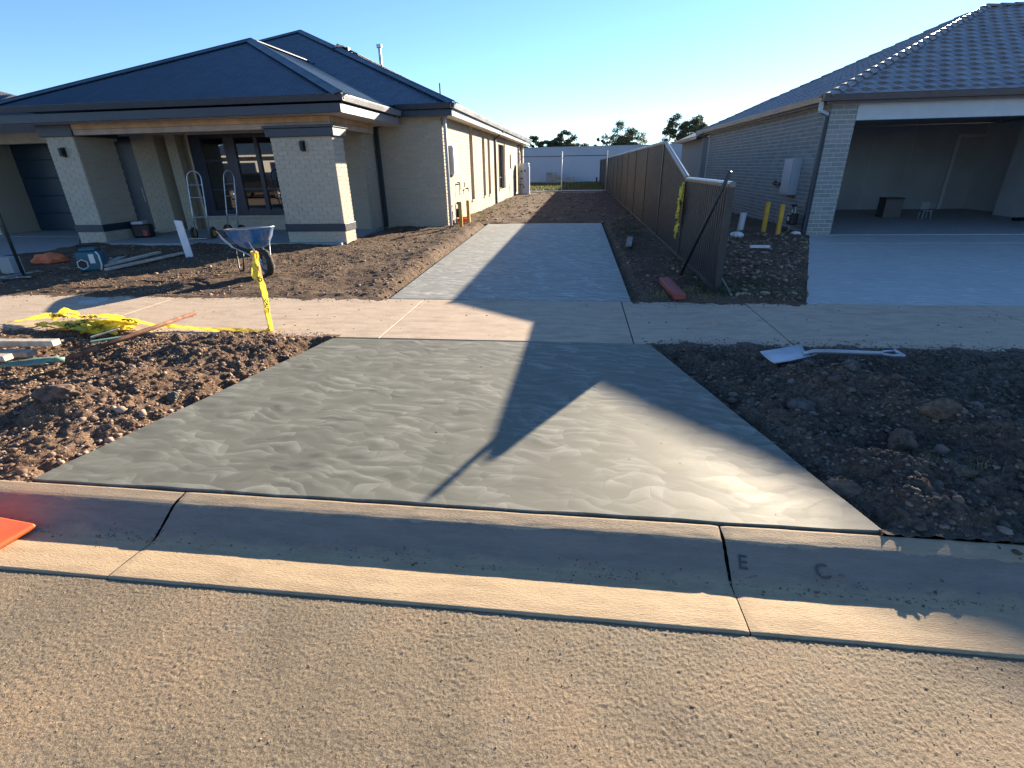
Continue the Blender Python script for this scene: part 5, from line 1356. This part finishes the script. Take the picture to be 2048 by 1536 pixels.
def tufts(name, pts, mat, n, hmax, spread, hf):
    Vs = []
    for (x, y) in pts:
        for k in range(n):
            px, py = x+rs.normal(0, spread), y+rs.normal(0, spread*.8); z = h0(hf, px, py) if n < 400 else 0
            a_ = rs.uniform(0, 6.28); w_ = rs.uniform(.002, .006)*hmax/.12; hh = hmax*rs.uniform(.4, 1); ln = rs.normal(0, hh*.45, 2)
            Vs += [(px-w_*math.cos(a_), py-w_*math.sin(a_), z-.005), (px+w_*math.cos(a_), py+w_*math.sin(a_), z-.005), (px+ln[0], py+ln[1], z+hh)]
    o = link(name, mesh_np(name, Vs, np.arange(len(Vs)).reshape(-1, 3), mat, False)); o['kind'] = 'stuff'
tufts('weeds', [(2.15+rs.uniform(0, 1.1), 6.7+rs.uniform(0, 1.2)) for _ in range(26)], 'weed_leaf', 45, .09, .16, h_yard)
tufts('weeds', [(1.15+rs.uniform(0, .6), 6.6+rs.uniform(0, .6)) for _ in range(9)], 'grass_dry', 50, .09, .10, h_yard)
tufts('weeds', [(1.7+rs.uniform(0, .3), 6.7+rs.uniform(0, 1.8)) for _ in range(10)], 'weed_leaf', 50, .12, .10, h_yard)
tufts('weeds', [(2.12, 2.62), (2.2, 2.66), (2.02, 2.7)], 'grass_dry', 90, .05, .05, h_right)
tufts('weeds', [(1.75+rs.uniform(-.15, .5), 3.7+rs.uniform(-.5, .4)) for _ in range(14)], 'weed_leaf', 40, .035, .09, h_right)
tufts('weeds', [(-3.4+rs.uniform(-.3, .5), 17+rs.uniform(0, 12)) for _ in range(16)], 'grass_green', 40, .14, .16, h_side)
tufts('weeds', [(1.3+rs.uniform(-.2, .4), 13+rs.uniform(0, 3)) for _ in range(12)], 'weed_leaf', 40, .10, .14, h_yard)
tufts('twigs', [(rs.uniform(-9, -3.2), rs.uniform(6.6, 11)) for _ in range(60)], 'grass_dry', 2, .10, .05, h_yard)

def pallet_stack(x, y, nx, nz, label):
    t = thing('paver_stack', label, 'paver stack', (x, y, 0))
    MB().box(x-nx*.25-.03, x+nx*.25+.03, y-.4, y+.4, .02, .12).build('pallet', 'timber_grey', t)
    for i in range(nx):
        for k in range(nz - (1 if i == nx-1 and nz > 3 else 0)):
            MB().box(x-nx*.25+i*.5+.01, x-nx*.25+i*.5+.49, y-.38, y+.38, .125+k*.23, .125+k*.23+.22).build('paver_block', 'paver_block', t, bevel=.01)
pallet_stack(-2.55, 54.0, 3, 4, 'taller stack of tan paver blocks on a pallet against the far wall')
pallet_stack(-1.0, 54.2, 2, 2, 'low stack of tan paver blocks on a pallet against the far wall')
tag(MB().box(1.55, 1.72, 53, 53.1, 0, .55).build('marker_stub', 'black_plastic', bevel=.01), 'short dark stub standing in the grass near the far wall', 'stub')

# temporary fence across the passage
def tempfence(x0, x1, y, label):
    t = thing('temporary_fence', label, 'fence', ((x0+x1)/2, y, 0), 0, 'temporary fence panels across the side passage')
    MB().tube([(x0, y, 0), (x0, y, 2.45)], .035, 10).build('post', 'pvc_white', t, smooth=True)
    MB().tube([(x0+.04, y, 2.18), (x1, y, 2.16)], .022, 8).build('top_rail', 'fence_post_steel', t)
    MB().tube([(x0+.04, y, .14), (x1, y, .12)], .028, 8).build('bottom_rail', 'pvc_white', t)
    for k in range(1, 12):
        xx = x0+(x1-x0)*k/12; MB().tube([(xx, y, .14), (xx, y, 2.17)], .0022, 4, cap=False).build('wire', 'galvanised', t)
tempfence(-3.85, -1.19, 35.0, 'temporary fence panel between the hot water tank and the middle post')
tempfence(-1.15, 1.62, 35.0, 'temporary fence panel between the middle post and the steel fence')
MB_ = MB().tube([(1.66, 35.0, 0), (1.66, 35.0, 2.45)], .035, 10); tag(MB_.build('temporary_fence_post', 'timber_clad_pale', smooth=True), 'pinkish post of the temporary fence standing against the dark steel fence', 'post')
timber('timber_plank', (-3.2, 34.6, .05), (-1.3, 36.2, .06), .12, .06, 'timber_pale', 'sunlit pale plank lying on the ground in front of the temporary fence')
timber('timber_plank', (-1.1, 34.4, .04), (1.4, 34.2, .05), .10, .05, 'timber_clad_pale', 'pinkish plank lying in the fence shadow in front of the temporary fence')

# hot water unit
hw = thing('hot_water_tank', 'white hot water tank with black fittings standing against the cream side wall', 'water heater', (-3.42, 33.4, 0))
MB().tube([(-3.42, 33.4, .06), (-3.42, 33.4, 1.62)], .36, 32).build('tank', 'tank_white', hw, bevel=.02)
MB().tube([(-3.42, 33.4, 1.62), (-3.42, 33.4, 1.80)], .33, 24).build('heat_pump', 'radio_white', hw, bevel=.02)
MB().tube([(-3.42, 33.4, 0), (-3.42, 33.4, .06)], .40, 24).build('base', 'porch_concrete', hw)
fit = MB()
for (dx, z) in ((-.10, 1.35), (.10, 1.38), (-.08, .95), (.02, .45)): fit.tube([(-3.42+dx, 33.02, z), (-3.42+dx, 32.98, z)], .05, 12)
fit.tube([(-3.72, 33.05, .2), (-3.74, 33.0, .95), (-3.5, 33.0, .95)], .02, 8).tube([(-3.74, 33.0, .6), (-3.42, 32.99, .62), (-3.40, 32.99, .45)], .018, 8).tube([(-3.74, 33.0, 1.0), (-3.76, 33.1, 1.7)], .022, 8)
fit.build('fittings', 'black_plastic', hw)
MB().box(-3.89, -3.84, 32.5, 33.0, .2, 1.7).build('pipe_cover', 'frame_navy', hw)
pl = MB()
# ------------------------------------------------------------------ trees beyond the wall
def tree(x, y, h, cr, label, seed, gap=.35, nblob=22, leaf=.16, trunk=.25, flat=.75, per=330):
    r = random.Random(seed); t = thing('gum_tree', label, 'tree', (x, y, 0), 0, 'gum trees beyond the far wall')
    mb = MB(); mb.tube([(x, y, -.3), (x+.1, y, h*.25), (x-.1, y+.1, h*.5)], [trunk, trunk*.8, trunk*.6], 10)
    blobs = []; cz, rv = h*.60, h*.36
    for k in range(int(nblob*2.6)):
        u = Vector((r.gauss(0, 1), r.gauss(0, 1), r.gauss(0, 1))).normalized()*(r.uniform(.12, 1)**.5)
        sc_ = 1+.22*math.sin(3*math.atan2(u.y, u.x)+seed)
        p = Vector((x+u.x*cr*sc_, y+u.y*cr*sc_, cz+u.z*rv*(1+.15*math.sin(u.x*5+seed)))); blobs.append((p, cr*r.uniform(.09, .21)))
        if k % 2 == 0:
            st = Vector((x-.1, y+.1, h*.5*r.uniform(.5, 1))); md = (st+p)/2+Vector((0, 0, h*.03))
            mb.tube([st, md, p], [trunk*.35, trunk*.2, trunk*.06], 5, cap=False)
    mb.build('trunk', 'bark', t, smooth=True)
    rs2 = np.random.RandomState(seed); Vs = []
    for (p, br) in blobs:
        n = int(per*.55*(br/cr/.15)**1.5)+20; d = rs2.normal(0, 1, (n, 3)); d /= np.linalg.norm(d, axis=1)[:, None]; rad = br*(rs2.uniform(0, 1, n)**.45)*rs2.uniform(.8, 1.35, n)
        c = np.array(p)+d*rad[:, None]*np.array([1.15, 1.15, flat])
        e1 = rs2.normal(0, 1, (n, 3)); e1 /= np.linalg.norm(e1, axis=1)[:, None]; e2 = np.cross(e1, rs2.normal(0, 1, (n, 3))); e2 /= np.linalg.norm(e2, axis=1)[:, None]
        s_ = leaf*rs2.uniform(.5, 1.3, n)[:, None]
        Vs.append(np.stack([c-e1*s_*.5, c+e2*s_*.3, c+e1*s_*.5, c-e2*s_*.3], 1).reshape(-1, 3))
    V = np.concatenate(Vs); link('crown', mesh_np('crown', V, np.arange(len(V)).reshape(-1, 4), 'gum_leaf', False), t)
tree(7.0, 90, 8.0, 3.3, 'open crowned gum tree with see-through branches above the dark steel fence', 41, nblob=34, leaf=.23, per=230, trunk=.16)
tree(16.6, 90, 9.0, 3.6, 'tall dense dark tree right above the gap between fence and grey house', 43, nblob=40, leaf=.24, per=420)
tree(-2.7, 90, 6.7, 3.0, 'low rounded tree above the wall left of the middle fence post', 45, nblob=34, leaf=.24, per=420)
tree(-6.8, 90, 6.3, 2.2, 'small bushy tree just right of the end of the cream house', 47, nblob=26, leaf=.24, per=380)
tree(3.2, 95, 6.2, 1.2, 'small tip of a bush peeping over the wall left of the open crowned tree', 49, nblob=12, leaf=.2, per=220)
tree(-9.5, 92, 5.2, 1.5, 'dark shrub tops mostly hidden behind the end of the cream house', 51, nblob=12, leaf=.2, per=260)

# ------------------------------------------------------------------ neighbour beyond the left house, and the far side of the street (seen in the window)
nl = thing('neighbour_house', 'dark roofed house just showing at the far left behind the blue metal roof', 'house', (-33, 24, 0))
MB().box(-44, -24, 18, 34, -.3, 3.0).build('wall', 'brick_grey', nl)
MB().add([(-44.6, 17.4, 3.0), (-23.4, 17.4, 3.0), (-23.4, 34.6, 3.0), (-44.6, 34.6, 3.0), (-38, 25, 5.9), (-30, 25, 5.9)], [(0, 1, 5, 4), (1, 2, 5), (2, 3, 4, 5), (3, 0, 4), (0, 3, 2, 1)]).build('roof', 'fascia_brown', nl)

oh = thing('opposite_house', 'white walled house with a dark roof across the street, mirrored in the porch window', 'house', (-22, -20, 0))
MB().box(-34, -14, -26, -16, -.2, 2.9).build('wall', 'white_wall', oh)
MB().add([(-34.6, -26.6, 2.95), (-13.4, -26.6, 2.95), (-13.4, -15.4, 2.95), (-34.6, -15.4, 2.95), (-29, -21, 5.4), (-19, -21, 5.4)], [(0, 1, 5, 4), (1, 2, 5), (2, 3, 4, 5), (3, 0, 4), (0, 3, 2, 1)]).build('roof', 'roof_navy', oh)
MB().box(-34.7, -13.3, -15.42, -15.28, 2.85, 2.98).build('gutter', 'soffit_white', oh)
for x0 in (-32, -27, -20.5): MB().box(x0, x0+3.6, -15.99, -15.94, .1, 2.4).build('garage_door', 'frame_navy', oh)
lp = thing('street_lamp', 'tall white street lamp across the road, mirrored in the porch window', 'street lamp', (-19.5, -9.5, 0))
MB().tube([(-19.5, -9.5, -.1), (-19.5, -9.5, 6.5)], [.09, .055], 12).build('pole', 'lamp_pole', lp, smooth=True); MB().box(-19.6, -19.4, -9.5, -8.7, 6.5, 6.58).build('lamp_head', 'lamp_pole', lp, bevel=.02)
ut = thing('parked_ute', 'black utility vehicle with silver wheels parked across the road, mirrored in the porch window', 'car', (-22.0, -6.2, Z_ROAD))
def side_prof(): return [(-2.6, .45), (2.55, .45), (2.65, .75), (2.5, 1.0), (1.35, 1.12), (.65, 1.72), (-.95, 1.75), (-1.15, 1.15), (-2.6, 1.12)]
P_ = side_prof(); n_ = len(P_)
MB().add([(x, -.9, z) for x, z in P_]+[(x, .9, z) for x, z in P_], [list(range(n_)), list(range(n_, 2*n_))[::-1]]+[(i, i+n_, (i+1) % n_+n_, (i+1) % n_) for i in range(n_)]).build('body', 'car_black', ut, world=False, bevel=.06)
MB().box(-.85, .75, .902, .915, 1.15, 1.6).build('side_window', 'window_glass', ut, world=False, bevel=.003)
for xx in (-1.7, 1.65):
    for yy in (-.82, .86): wheel(ut, (xx, yy, .38), .38, .24, 'y', 'alloy')
MB().box(2.60, 2.70, .55, .85, .75, .95).build('headlight', 'radio_white', ut, world=False)
